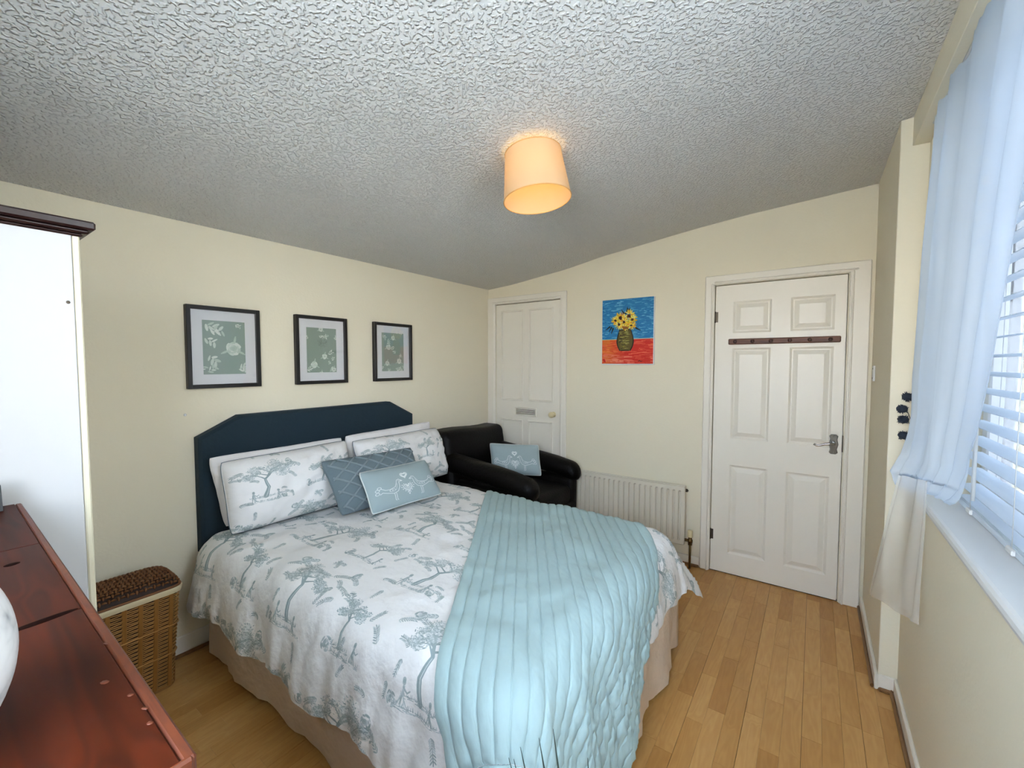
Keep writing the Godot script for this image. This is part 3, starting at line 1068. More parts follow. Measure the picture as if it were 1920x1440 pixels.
func architrave(called: String, label: String, x0: float, x1: float, y: float, wl: float, wr: float, wt: float, x_open0: float, x_open1: float, y_open: float):
	var s := Shape.new()
	var z := DZ + 0.010
	s.box(Vector3(x0 + wl / 2, y / 2, z), Vector3(wl, y, 0.020), 0.005)
	s.box(Vector3(x1 - wr / 2, y / 2, z), Vector3(wr, y, 0.020), 0.005)
	s.box(Vector3((x0 + x1) / 2, y - wt / 2, z), Vector3(x1 - x0, wt, 0.0205), 0.005)
	s.box(Vector3(x0 + wl - 0.016, (y - wt) / 2, z + 0.006), Vector3(0.012, y - wt + 0.02, 0.020), 0.005)
	s.box(Vector3(x1 - wr + 0.016, (y - wt) / 2, z + 0.006), Vector3(0.012, y - wt + 0.02, 0.020), 0.005)
	s.box(Vector3((x0 + x1) / 2, y - wt + 0.016, z + 0.006), Vector3(x1 - x0 - wl - wr + 0.044, 0.012, 0.020), 0.005)
	# lining and stop behind the leaf
	s.box(Vector3(x_open0 + 0.004, y_open / 2, DZ - 0.075), Vector3(0.016, y_open, 0.07), 0.0)
	s.box(Vector3(x_open1 - 0.004, y_open / 2, DZ - 0.075), Vector3(0.016, y_open, 0.07), 0.0)
	s.box(Vector3((x_open0 + x_open1) / 2, y_open - 0.004, DZ - 0.075), Vector3(x_open1 - x_open0, 0.016, 0.07), 0.0)
	s.box(Vector3((x_open0 + x_open1) / 2, y_open / 2, DZ - 0.115), Vector3(x_open1 - x_open0 + 0.02, y_open + 0.02, 0.012), 0.0)
	structure(put(self, called, s, M.gloss), label, "door frame")

func doors():
	# bedroom door, six moulded panels
	architrave("trim_2", "white architrave round the six panel bedroom door", -0.637, 0.250, 2.05, 0.062, 0.098, 0.062, -0.576, 0.147, 1.986)
	var d1 := Node3D.new()
	d1.name = "door_1"
	add_child(d1)
	structure(d1, "white six panel door with a chrome lever handle", "door")
	var z := DZ + 0.002
	var holes := []
	for q in [[-0.462, -0.240], [-0.136, 0.087]]:
		for r in [[0.147, 0.763], [0.944, 1.557], [1.658, 1.868]]:
			holes.append([q[0], q[1], r[0], r[1]])
	put(d1, "door_leaf", leaf_shape(-0.571, 0.142, 0.008, 1.980, z, holes), M.gloss)
	for q in holes:
		var s := Shape.new()
		panel_sheet(s, q[0], q[1], q[2], q[3], z, [0.0, 0.012, 0.019, 0.045], [0.0, -0.010, -0.010, 0.002])
		put(d1, "door_panel", s, M.gloss)
	var h := Shape.new()
	var plate := PackedVector2Array()
	for q in [[-0.022, -0.050], [-0.012, -0.060], [0.012, -0.060], [0.022, -0.050], [0.017, -0.030], [0.024, 0.0], [0.017, 0.030], [0.022, 0.050], [0.012, 0.060], [-0.012, 0.060], [-0.022, 0.050], [-0.017, 0.030], [-0.024, 0.0], [-0.017, -0.030]]:
		plate.append(Vector2(q[0], q[1]))
	h.prism(plate, 0.009, Transform3D(Basis(), Vector3(0.102, 0.966, z)), 0.003)
	for yy in [0.918, 1.014]:
		h.lathe(PackedVector2Array([Vector2(0, 0.002), Vector2(0.003, 0.002), Vector2(0.004, 0)]), 8, Transform3D(Basis(Vector3.RIGHT, PI / 2), Vector3(0.102, yy, z + 0.009)))
	var hd := put(d1, "handle", h, M.chrome, "chrome lever handle on a shaped plate")
	h = Shape.new()
	h.tube(PackedVector3Array([Vector3(0.102, 0.972, z + 0.006), Vector3(0.102, 0.972, z + 0.042)]), 0.009, 12)
	h.tube(PackedVector3Array([Vector3(0.105, 0.972, z + 0.042), Vector3(0.080, 0.972, z + 0.045), Vector3(0.058, 0.968, z + 0.046), Vector3(0.035, 0.959, z + 0.045), Vector3(0.018, 0.957, z + 0.044), Vector3(0.004, 0.964, z + 0.043)]), [0.010, 0.0085, 0.007, 0.006, 0.006, 0.007], 10)
	put(hd, "lever", h, M.chrome)
	for yy in [1.77, 0.262]:
		h = Shape.new()
		h.tube(PackedVector3Array([Vector3(-0.5725, yy - 0.038, z + 0.003), Vector3(-0.5725, yy + 0.038, z + 0.003)]), 0.005, 8)
		h.box(Vector3(-0.562, yy, z), Vector3(0.016, 0.070, 0.003), 0.0008)
		put(d1, "hinge", h, M.steel)
	h = Shape.new()
	h.box(Vector3(0.146, 0.972, z - 0.004), Vector3(0.006, 0.10, 0.012), 0.001)
	put(d1, "strike_plate", h, M.steel)

	# cupboard door, four flat panels with beading
	architrave("trim_3", "white frame round the narrow cupboard door in the corner", -2.548, -1.713, 2.062, 0.088, 0.060, 0.062, -2.46, -1.772, 2.0)
	var d2 := Node3D.new()
	d2.name = "door_2"
	add_child(d2)
	structure(d2, "narrow white four panel cupboard door with cream knob and vent", "door")
	holes = []
	for q in [[-2.401, -2.156], [-2.100, -1.845]]:
		for r in [[0.14, 0.944], [1.115, 1.938]]:
			holes.append([q[0], q[1], r[0], r[1]])
	put(d2, "door_leaf", leaf_shape(-2.455, -1.777, 0.010, 1.993, z, holes), M.gloss)
	for q in holes:
		var s := Shape.new()
		panel_sheet(s, q[0], q[1], q[2], q[3], z, [0.0, 0.004, 0.011, 0.017], [0.0, 0.011, 0.011, -0.010])
		put(d2, "door_panel", s, M.gloss)
	var vent := Shape.new()
	for e in [-1.0, 1.0]:
		vent.box(Vector3(-2.128, 1.018 + e * 0.033, z + 0.004), Vector3(0.240, 0.012, 0.010), 0.003)
		vent.box(Vector3(-2.128 + e * 0.112, 1.018, z + 0.004), Vector3(0.018, 0.070, 0.010), 0.003)
	var vp := put(d2, "vent_plate", vent, M.gloss, "slotted air vent plate")
	vent = Shape.new()
	vent.box(Vector3(-2.128, 1.018, z + 0.0005), Vector3(0.206, 0.056, 0.002), 0.0)
	put(vp, "vent_slot", vent, M.steel)
	for k in 5:
		vent = Shape.new()
		vent.box(Vector3(-2.128, 0.997 + k * 0.0108, z + 0.005), Vector3(0.206, 0.0075, 0.004), 0.001, Basis(Vector3.RIGHT, 0.6))
		put(vp, "louvre", vent, M.gloss)
	var kb := Shape.new()
	kb.lathe(PackedVector2Array([Vector2(0, 0), Vector2(0.023, 0), Vector2(0.023, 0.004), Vector2(0.011, 0.008), Vector2(0.010, 0.020), Vector2(0.020, 0.028), Vector2(0.026, 0.040), Vector2(0.024, 0.052), Vector2(0.014, 0.060), Vector2(0, 0.062)]), 24, Transform3D(Basis(Vector3.RIGHT, PI / 2), Vector3(-1.838, 1.014, z)))
	put(d2, "knob", kb, M.knob, "round cream knob")
	kb = Shape.new()
	kb.tube(PackedVector3Array([Vector3(-2.4565, 1.72, z + 0.002), Vector3(-2.4565, 1.80, z + 0.002)]), 0.004, 8)
	put(d2, "hinge", kb, M.gloss)

# ---------------------------------------------------------------- the bed
const FX := -0.545     # foot edge of the bed top
const NEAR := -0.80    # edge towards the camera
const FAR := -2.275    # edge towards the door wall
const TOP := 0.605
const RND := 0.12
var lumps := FastNoiseLite.new()

# cloth point (u along the bed, v across it) laid over the bed, lifted by "off"
func drape(u: float, v: float, off: float, folds := 1.0) -> Vector3:
	var du := maxf(0.0, u - (FX - RND))
	var dn := maxf(0.0, v - (NEAR - RND))
	var df := maxf(0.0, (FAR + RND) - v)
	var dv := dn - df
	var d := Vector2(du, dv).length()
	var dir := Vector2(du, dv) / maxf(d, 1e-5)
	var corner := 2.0 * minf(du, absf(dv)) / maxf(d, 1e-5)
	var th := 1.36 - 0.25 * corner
	var o := 0.0
	var h := 0.0
	var ang := minf(d / RND, th)
	o = RND * sin(ang)
	h = RND * (1.0 - cos(ang))
	if d > RND * th:
		o += (d - RND * th) * cos(th)
		h += (d - RND * th) * sin(th)
	var n := Vector3(dir.x * sin(ang), cos(ang), dir.y * sin(ang))
	var along := u * absf(dir.y) + v * absf(dir.x) + 0.35 * atan2(dir.y, dir.x)
	var hang := clampf((d - 0.08) / 0.2, 0.0, 1.0)
	var wave := sin(along * 21.0 + 1.5 * sin(along * 6.0)) * 0.007 + sin(along * 47.0 + 2.0) * 0.003 + sin(along * 83.0 + 3.0 * sin(along * 11.0)) * 0.003 * hang
	var lump := lumps.get_noise_2d(u * 100.0, v * 100.0) * 0.016 + lumps.get_noise_2d(u * 330.0 + 50.0, v * 330.0) * 0.006
	var p := Vector3(minf(u, FX - RND) + dir.x * o, TOP - h, clampf(v, FAR + RND, NEAR - RND) + dir.y * o)
	p.y -= 0.018 * clampf(1.0 - d * 4.0, 0.0, 1.0) * 0.0
	return p + n * (off + lump * folds + wave * hang * folds)

func bed():
	lumps.seed = 4
	lumps.frequency = 0.02
	lumps.fractal_octaves = 3
	var b := thing("bed", "double bed with clipped corner teal velvet headboard and cream valance", "bed", Vector3(-1.5, 0, -1.54))
	var hb := Shape.new()
	var poly := PackedVector2Array()
	for q in [[-0.842, 0.50], [-0.842, 1.084], [-1.036, 1.180], [-2.028, 1.180], [-2.238, 1.072], [-2.238, 0.50]]:
		poly.append(Vector2(-(q[0] + 1.54), q[1]))
	hb.prism(poly, 0.062, Transform3D(Basis(Vector3(0, 0, -1), Vector3(0, 1, 0), Vector3(1, 0, 0)), Vector3(-1.047, 0, 0)), 0.014)
	put(b, "headboard", hb, M.teal, "dark teal velvet headboard with clipped corners")
	for zz in [-0.35, 0.35]:
		var st := Shape.new()
		st.box(Vector3(-1.02, 0.27, zz), Vector3(0.02, 0.5, 0.06), 0.002)
		put(b, "headboard_strut", st, M.dark)
	var base := Shape.new()
	base.box(Vector3(0.0, 0.20, 0.0), Vector3(1.86, 0.30, 1.34), 0.01)
	put(b, "base", base, M.valance)
	for q in [[-0.8, -0.55], [-0.8, 0.55], [0.8, -0.55], [0.8, 0.55]]:
		var c := Shape.new()
		c.lathe(PackedVector2Array([Vector2(0, 0), Vector2(0.02, 0), Vector2(0.025, 0.05), Vector2(0, 0.05)]), 12, Transform3D(Basis(), Vector3(q[0], 0.0, q[1])))
		put(b, "foot", c, M.dark)
	var mt := Shape.new()
	mt.rbox(Vector3(0.0, 0.45, 0.0), Vector3(1.88, 0.20, 1.36), 0.05)
	put(b, "mattress", mt, M.linen)
	# valance: a loose skirt hanging from under the mattress
	var sk := Shape.new()
	var path: Array = []
	for k in 41:
		path.append([Vector2(lerpf(-0.94, 0.96, k / 40.0), 0.685), Vector2(0, 1)])
	for k in range(1, 41):
		path.append([Vector2(0.96, lerpf(0.685, -0.685, k / 40.0)), Vector2(1, 0)])
	for k in range(1, 41):
		path.append([Vector2(lerpf(0.96, -0.94, k / 40.0), -0.685), Vector2(0, -1)])
	var fl := FastNoiseLite.new()
	fl.seed = 8
	fl.frequency = 0.9
	sk.sheet(path.size() - 1, 10, func(i, j):
		var q: Array = path[i]
		var t: float = j / 10.0
		var p: Vector2 = q[0]
		var a = i * 0.1
		var foot: bool = q[1].x > 0.5
		var w := fl.get_noise_1d(i * 0.22) * 0.030 * t + (sin(i * 0.55) * 0.018 * t if foot else 0.006 * t * sin(i * 0.3))
		p += q[1] * (0.004 + 0.012 * t + w)
		var hem := 0.012 + (0.008 * sin(a * 2.0) if not foot else 0.03 * absf(sin(i * 0.23)) )
		return Vector3(p.x, lerpf(0.352, hem, t), p.y), func(i, j): return Vector2(i * 0.043, j * 0.034))
	put(b, "valance", sk, M.valance, "cream fabric valance hanging to the floor")

# a pillow spanned by its four corners, in the order bottom left, bottom right, top right, top left
func pillow_shape(c: Array, thick: float, sd: int, nu := 22, nv := 16, pinch := 0.05, size := Vector2.ONE, own := false, creases := 1.0) -> Shape:
	var s := Shape.new()
	var n: Vector3 = ((c[1] - c[0]) as Vector3).cross(c[3] - c[0]).normalized()
	var nz := FastNoiseLite.new()
	nz.seed = sd
	nz.frequency = 0.9
	for side in [1.0, -1.0]:
		s.sheet(nu, nv, func(i, j):
			var a: float = sin((i / float(nu) - 0.5) * PI)
			var b: float = sin((j / float(nv) - 0.5) * PI)
			return pillow_point(c, n * side, a, b, thick, pinch, nz, creases * side), func(i, j):
			var a: float = sin((i / float(nu) - 0.5) * PI) * 0.5 + 0.5
			var b: float = sin((j / float(nv) - 0.5) * PI) * 0.5 + 0.5
			return Vector2(a * size.x, (1.0 - b) * size.y) if own else Vector2(a, 1.0 - b), false)
	return s

func pillow_point(c: Array, n: Vector3, a: float, b: float, thick: float, pinch: float, nz: FastNoiseLite, creases: float) -> Vector3:
	var cut := 1.0 - 0.045 * pow(absf(a * b), 5.0)
	var x := a * cut * (1.0 - pinch * (1.0 - b * b)) * 0.5 + 0.5
	var y := b * cut * (1.0 - pinch * 1.3 * (1.0 - a * a)) * 0.5 + 0.5
	var low: Vector3 = (c[0] as Vector3).lerp(c[1], x)
	var high: Vector3 = (c[3] as Vector3).lerp(c[2], x)
	var fa := maxf(0.0, 1.0 - pow(absf(a), 3.2))
	var fb := maxf(0.0, 1.0 - pow(absf(b), 2.6))
	var f := pow(fa, 0.45) * pow(fb, 0.5)
	var k := 1.0 + creases * 0.30 * nz.get_noise_2d(a * 2.4, b * 1.7 + creases)
	# short creases that run in from the seams
	var seam := sin(a * 23.0 + 3.0 * nz.get_noise_2d(a * 3.0, 7.0)) * (1.0 - fb) * fa + sin(b * 17.0 + 2.0 * nz.get_noise_2d(b * 3.0, 9.0)) * (1.0 - fa) * fb
	return low.lerp(high, y) + n * (thick * 0.5 * f * k + creases * 0.006 * seam * minf(1.0, f * 2.5))

func edge_loop(c: Array, pinch: float, n := 20) -> PackedVector3Array:
	var p := PackedVector3Array()
	var nz := FastNoiseLite.new()
	for e in 4:
		for k in n:
			var t := lerpf(-1, 1, k / float(n))
			var q := [Vector2(t, -1), Vector2(1, t), Vector2(-t, 1), Vector2(-1, -t)][e] as Vector2
			p.append(pillow_point(c, Vector3.UP, q.x, q.y, 0.0, pinch, nz, 0.0))
	return p

# gives a shape's maker positions relative to the thing's base
func rel(c: Array, at: Vector3) -> Array:
	return c.map(func(p): return p - at)

func bedding():
	# duvet
	var at := Vector3(-1.45, TOP, -1.54)
	var duvet := thing("duvet", "white double duvet printed with blue-grey pastoral scenes, spread over the bed", "duvet", at)
	var u0 := -2.44
	var u1 := FX - RND + 0.345
	var v0 := FAR + RND - 0.345
	var v1 := NEAR - RND + 0.385
	var nu := 130
	var nv := 130
	var s := Shape.new()
	var hem := func(u: float, v: float) -> Vector2:
		return Vector2(u + 0.012 * sin(v * 17.0) * clampf((u - FX) * 5.0, 0, 1), v + 0.014 * sin(u * 13.0 + 1.0) * clampf((v - NEAR) * 4.0, 0, 1))
	var edge := func(t: float) -> float: return sqrt(clampf(t, 0.0, 1.0))
	for side in [0, 1]:
		s.sheet(nu, nv, func(i, j):
			var q: Vector2 = hem.call(lerpf(u0, u1, i / float(nu)), lerpf(v0, v1, j / float(nv)))
			var m := minf(minf(i, nu - i), minf(j, nv - j)) / 4.0
			var puff: float = edge.call(m)
			var p := drape(q.x, q.y, (0.010 * puff) if side == 0 else -0.014 * puff)
			return p - at, func(i, j): return Vector2(lerpf(u0, u1, i / float(nu)), lerpf(v0, v1, j / float(nv))), false)
	put(duvet, "duvet_cover", s, M.toile)

	# quilted throw, laid across the bed at a slant
	var tv := thing("quilted_throw", "pale aqua quilted throw with long stitched channels across the bed foot", "throw", at)
	var e := Vector2(0.551, 0.834)
	var w := Vector2(0.834, -0.551)
	var a0 := Vector2(-1.80, -2.275)
	var wide := 0.86
	var n_ch := 20
	var stops := [0.0, 0.05, 0.12, 0.25, 0.5, 0.75, 0.88, 0.95]
	var per := 8
	var long0 := -0.02
	var long1 := 1.945
	var ns := 170
	s = Shape.new()
	var cr := FastNoiseLite.new()
	cr.seed = 15
	cr.frequency = 1.0
	var lay := func(i: float, j: float, under: bool) -> Vector3:
		var k: float = floorf(i / per) + stops[int(i) % per]
		var sp: float = lerpf(long0, long1, j / ns)
		var q: Vector2 = a0 + w * (wide * k / n_ch) + e * sp
		if q.y < FAR + 0.02:
			q.y = FAR + 0.02 - (FAR + 0.02 - q.y) * 0.6
		var ridge := pow(absf(sin(PI * k)), 0.4)
		var hang := clampf((q.x - FX + 0.05) * 5.0, 0.0, 1.0)
		var pucker := cr.get_noise_2d(k * 3.0, sp * 60.0) * 0.0028 * ridge + cr.get_noise_2d(q.x * 50.0, q.y * 50.0) * 0.009 * hang
		var rim: bool = i < 0.5 or j < 0.5 or i > n_ch * per - 0.5 or j > ns - 0.5
		var lift := 0.016 if rim else (0.012 if under else 0.018 + 0.0075 * ridge + pucker)
		return drape(q.x, q.y, lift) - at
	for side in [false, true]:
		s.sheet(n_ch * per, ns, func(i, j): return lay.call(i, j, side), func(i, j): return Vector2(i / float(per * n_ch) * wide, lerpf(long0, long1, j / float(ns))), false)
	put(tv, "quilted_panel", s, M.aqua)
	s = Shape.new()
	var band := 6
	for side in [false, true]:
		s.sheet(n_ch * per, band, func(i, j):
			var k: float = i / per + stops[i % per]
			var q: Vector2 = a0 + w * (wide * k / n_ch) + e * (long1 + 0.002 + 0.035 * j / band)
			var r := sqrt(maxf(0.0, 1.0 - pow(absf(j / float(band) * 2.0 - 1.0), 2.0)))
			return drape(q.x, q.y, 0.014 if side else 0.016 + 0.010 * r) - at)
	put(tv, "end_hem", s, M.aqua)

	# pillows
	var pil := [
		["pillow", "plain white pillow at the back on the near side, against the teal headboard", [Vector3(-2.425, 0.62, -0.915), Vector3(-2.425, 0.62, -1.55), Vector3(-2.425, 0.996, -1.60), Vector3(-2.42, 0.998, -0.845)], 0.105, M.linen, "plain pillows"],
		["pillow", "plain white pillow at the back on the far side, beside the armchair", [Vector3(-2.425, 0.62, -1.65), Vector3(-2.425, 0.62, -2.28), Vector3(-2.42, 1.014, -2.355), Vector3(-2.42, 1.002, -1.595)], 0.105, M.linen, "plain pillows"],
		["pillow", "blue-grey printed pillow on the near side of the bed, left of the cushions", [Vector3(-2.285, 0.622, -0.885), Vector3(-2.255, 0.625, -1.53), Vector3(-2.37, 0.984, -1.585), Vector3(-2.37, 0.974, -0.878)], 0.23, M.toile_small, "printed pillows"],
		["pillow", "blue-grey printed pillow on the far side of the bed, behind the two cushions", [Vector3(-2.275, 0.625, -1.65), Vector3(-2.235, 0.622, -2.355), Vector3(-2.37, 0.965, -2.365), Vector3(-2.37, 0.970, -1.61)], 0.23, M.toile_small, "printed pillows"]]
	var sd := 1
	for q in pil:
		var base: Vector3 = (q[2][0] + q[2][1]) / 2
		var o := thing(q[0], q[1], "pillow", base, q[5])
		put(o, "pillow_case", pillow_shape(rel(q[2], base), q[3], sd, 44, 32, 0.03, Vector2(0.70, 0.46), true), q[4])
		if q[4] == M.toile_small:
			var p := Shape.new()
			p.tube(edge_loop(rel(q[2], base), 0.03), 0.0030, 6, true)
			put(o, "piping", p, M.piping_grey)
		sd += 1

	# grey cushion with a raised diamond lattice
	var c := [Vector3(-2.045, 0.640, -1.325), Vector3(-2.005, 0.640, -1.90), Vector3(-2.19, 0.898, -1.950), Vector3(-2.20, 0.920, -1.30)]
	var base2: Vector3 = (c[0] + c[1]) / 2
	var g := thing("cushion", "grey knitted cushion with a raised diamond lattice, behind the bird cushion on the bed", "cushion", base2)
	var cr2 := rel(c, base2)
	put(g, "cushion_cover", pillow_shape(cr2, 0.13, 31, 26, 18, 0.05, Vector2(0.6, 0.35), true, 0.4), M.grey_knit)
	var nn: Vector3 = ((cr2[1] - cr2[0]) as Vector3).cross(cr2[3] - cr2[0]).normalized()
	if nn.x < 0:
		nn = -nn
	var nz := FastNoiseLite.new()
	nz.seed = 31
	nz.frequency = 0.9
	var lat := Shape.new()
	for dirn in [1.0, -1.0]:
		for k in range(-6, 7):
			var path := PackedVector3Array()
			for m in 41:
				var t := lerpf(-0.97, 0.97, m / 40.0)
				var x: float = k * 0.37 + dirn * t * 0.75
				if absf(x) < 0.97:
					path.append(pillow_point(cr2, nn, x, t, 0.132, 0.05, nz, 0.4) + nn * 0.002)
			if path.size() > 3:
				lat.tube(path, 0.006, 6)
	put(g, "lattice", lat, M.grey_cord)
	var pg := Shape.new()
	pg.tube(edge_loop(cr2, 0.05), 0.004, 6, true)
	put(g, "piping", pg, M.piping_grey)

	# two small cushions with stitched birds
	bird_cushion("pale blue cushion with two white stitched birds, in front on the bed", [Vector3(-1.925, 0.640, -1.43), Vector3(-1.885, 0.640, -1.925), Vector3(-2.055, 0.834, -1.945), Vector3(-2.055, 0.850, -1.44)], 0.10, 33)
	bird_cushion("pale blue cushion with two white stitched birds, leaning on the dark armchair", [Vector3(-2.13, 0.550, -2.745), Vector3(-1.775, 0.550, -2.945), Vector3(-1.845, 0.785, -3.010), Vector3(-2.20, 0.795, -2.80)], 0.10, 34)

func bird_cushion(label: String, c: Array, thick: float, sd: int):
	var base: Vector3 = (c[0] + c[1]) / 2
	var o := thing("cushion", label, "cushion", base, "bird cushions")
	var r := rel(c, base)
	put(o, "cushion_cover", pillow_shape(r, thick, sd, 24, 16, 0.05, Vector2.ONE, false, 0.35), M.birds)
	var p := Shape.new()
	p.tube(edge_loop(r, 0.05), 0.004, 6, true)
	put(o, "piping", p, M.piping)

func armchair():
	var at := Vector3(-2.02, 0, -2.75)
	var o := thing("armchair", "dark brown leather armchair with rolled arms in the corner by the cupboard door", "armchair", at)
	var s := Shape.new()
	s.rbox(Vector3(0.02, 0.24, 0.0), Vector3(0.94, 0.28, 0.66), 0.03)
	put(o, "seat_base", s, M.leather)
	s = Shape.new()
	s.rbox(Vector3(0.09, 0.435, 0.0), Vector3(0.80, 0.15, 0.49), 0.05, func(p): return p + Vector3(0, 0.02 * (1.0 - pow(clampf((p.x - 0.09) / 0.4, -1, 1), 2.0)) * (1.0 - pow(clampf(p.z / 0.25, -1, 1), 2.0)) * (1.0 if p.y > 0.43 else 0.0), 0), 6)
	put(o, "seat_cushion", s, M.leather)
	s = Shape.new()
	s.rbox(Vector3(-0.37, 0.52, 0.0), Vector3(0.22, 0.80, 0.76), 0.055, func(p): return p + Vector3(0.06 - 0.16 * (p.y - 0.5) + 0.02 * (1.0 - pow(p.z / 0.36, 2.0)) * (1.0 if p.x > -0.37 else 0.0), 0.012 * sin(p.z * 7.0) * clampf((p.y - 0.6) * 3.0, 0, 1), 0), 6)
	put(o, "backrest", s, M.leather)
	for sg in [-1.0, 1.0]:
		s = Shape.new()
		s.rbox(Vector3(0.04, 0.33, sg * 0.300), Vector3(0.90, 0.46, 0.10), 0.04, null, 4)
		s.rbox(Vector3(0.05, 0.64, sg * 0.316), Vector3(0.94, 0.15, 0.15), 0.07, func(p): return p + Vector3(0, -0.105 * (p.x - 0.05) - 0.03 * pow(clampf((p.x - 0.1) / 0.42, 0, 1), 3.0) + 0.02, 0.0), 6)
		put(o, "arm", s, M.leather)
	for q in [[-0.38, -0.27], [-0.38, 0.27], [0.42, -0.27], [0.42, 0.27]]:
		s = Shape.new()
		s.box(Vector3(q[0], 0.05, q[1]), Vector3(0.05, 0.10, 0.05), 0.005)
		put(o, "leg", s, M.mahogany)

func radiator():
	var at := Vector3(-1.17, 0.17, DZ + 0.07)
	var o := thing("radiator", "long cream ribbed panel radiator under the flower painting", "radiator", at)
	var s := Shape.new()
	var w := 0.885
	# front panel: one pressed sheet with upright flutes
	var n := 30
	var xs: Array = [[-w / 2, 0.0]]
	var x := -w / 2 + 0.030
	while x < w / 2 - 0.045:
		xs.append([x, 0.0])
		xs.append([x + 0.005, -0.015])
		xs.append([x + 0.012, -0.015])
		xs.append([x + 0.018, 0.0])
		x += 0.0405
	xs.append([w / 2, 0.0])
	var ys := [[0.0, 0.0], [0.024, 0.0], [0.036, 1.0], [0.374, 1.0], [0.386, 0.0], [0.410, 0.0]]
	s.sheet(xs.size() - 1, ys.size() - 1, func(i, j): return Vector3(xs[i][0], ys[j][0], 0.022 + xs[i][1] * ys[j][1]), null, false, false)
	s.box(Vector3(0, 0.408, 0.014), Vector3(w, 0.012, 0.018), 0.004)
	s.box(Vector3(0, 0.003, 0.014), Vector3(w, 0.012, 0.018), 0.004)
	for e in [-1.0, 1.0]:
		s.box(Vector3(e * (w / 2 - 0.004), 0.205, 0.014), Vector3(0.010, 0.41, 0.018), 0.004)
	put(o, "front_panel", s, M.radiator)
	s = Shape.new()
	s.box(Vector3(0, 0.205, -0.030), Vector3(w - 0.01, 0.415, 0.014), 0.004)
	put(o, "back_panel", s, M.radiator)
	for e in [-1.0, 1.0]:
		s = Shape.new()
		s.box(Vector3(e * 0.3, 0.2, -0.054), Vector3(0.04, 0.36, 0.032), 0.002)
		put(o, "bracket", s, M.radiator)
	s = Shape.new()
	s.tube(PackedVector3Array([Vector3(w / 2 - 0.01, 0.385, -0.006), Vector3(w / 2 + 0.012, 0.385, -0.006)]), 0.011, 10)
	s.tube(PackedVector3Array([Vector3(w / 2 + 0.01, 0.385, -0.006), Vector3(w / 2 + 0.017, 0.385, -0.006)]), 0.005, 8)
	put(o, "bleed_plug", s, M.steel)
	s = Shape.new()
	s.tube(PackedVector3Array([Vector3(w / 2 - 0.01, 0.03, -0.005), Vector3(w / 2 + 0.035, 0.03, -0.005)]), 0.010, 10)
	s.lathe(PackedVector2Array([Vector2(0, -0.02), Vector2(0.014, -0.02), Vector2(0.014, 0.0), Vector2(0.017, 0.0), Vector2(0.017, 0.018), Vector2(0.012, 0.020), Vector2(0.012, 0.042), Vector2(0, 0.042)]), 16, Transform3D(Basis(), Vector3(w / 2 + 0.035, 0.0 + 0.02, -0.005)))
	s.tube(PackedVector3Array([Vector3(w / 2 + 0.035, -0.17, -0.005), Vector3(w / 2 + 0.035, 0.01, -0.005)]), 0.0075, 10)
	var v := put(o, "valve", s, M.brass, "tarnished brass radiator valve")
	s = Shape.new()
	s.lathe(PackedVector2Array([Vector2(0, 0), Vector2(0.018, 0), Vector2(0.019, 0.012), Vector2(0.017, 0.018), Vector2(0.018, 0.042), Vector2(0.014, 0.048), Vector2(0, 0.048)]), 16, Transform3D(Basis(), Vector3(w / 2 + 0.035, 0.058, -0.005)))
	put(v, "valve_cap", s, M.knob)

func wardrobe():
	var at := Vector3(-1.99, 0, 0.02)
	var o := thing("wardrobe", "tall white wardrobe with dark mahogany cornice at the left edge", "wardrobe", at)
	var s := Shape.new()
	s.box(Vector3(0.0, 0.885, 0.0135), Vector3(1.08, 1.75, 0.565), 0.002)
	put(o, "carcass", s, M.panel_white)
	for e in [-1.0, 1.0]:
		s = Shape.new()
		s.box(Vector3(e * 0.2705, 0.90, -0.2765), Vector3(0.537, 1.72, 0.013), 0.003)
		var d := put(o, "door", s, M.cream)
		s = Shape.new()
		s.lathe(PackedVector2Array([Vector2(0, 0), Vector2(0.01, 0), Vector2(0.008, 0.012), Vector2(0.016, 0.022), Vector2(0.012, 0.032), Vector2(0, 0.034)]), 16, Transform3D(Basis(Vector3.RIGHT, -PI / 2), Vector3(e * 0.04, 0.95, -0.283)))
		put(d, "knob", s, M.mahogany)
	s = Shape.new()
	var steps := [[0.0, 1.762, 0.008], [0.010, 1.770, 0.010], [0.020, 1.784, 0.020]]
	for q in steps:
		s.box(Vector3(0.002 + q[0] / 2, q[1], 0.006 - q[0] / 2), Vector3(1.084 + q[0], q[2], 0.588 + q[0]), 0.004)
	put(o, "cornice", s, M.mahogany, "dark mahogany cornice")
	s = Shape.new()
	s.box(Vector3(0, 0.005, 0.012), Vector3(1.06, 0.01, 0.50), 0.0)
	put(o, "plinth", s, M.white)
	s = Shape.new()
	s.lathe(PackedVector2Array([Vector2(0, 0.001), Vector2(0.003, 0.001), Vector2(0.004, 0)]), 8, Transform3D(Basis(Vector3.BACK, -PI / 2), Vector3(0.54, 1.60, -0.258)))
	put(o, "screw_cap", s, M.steel)

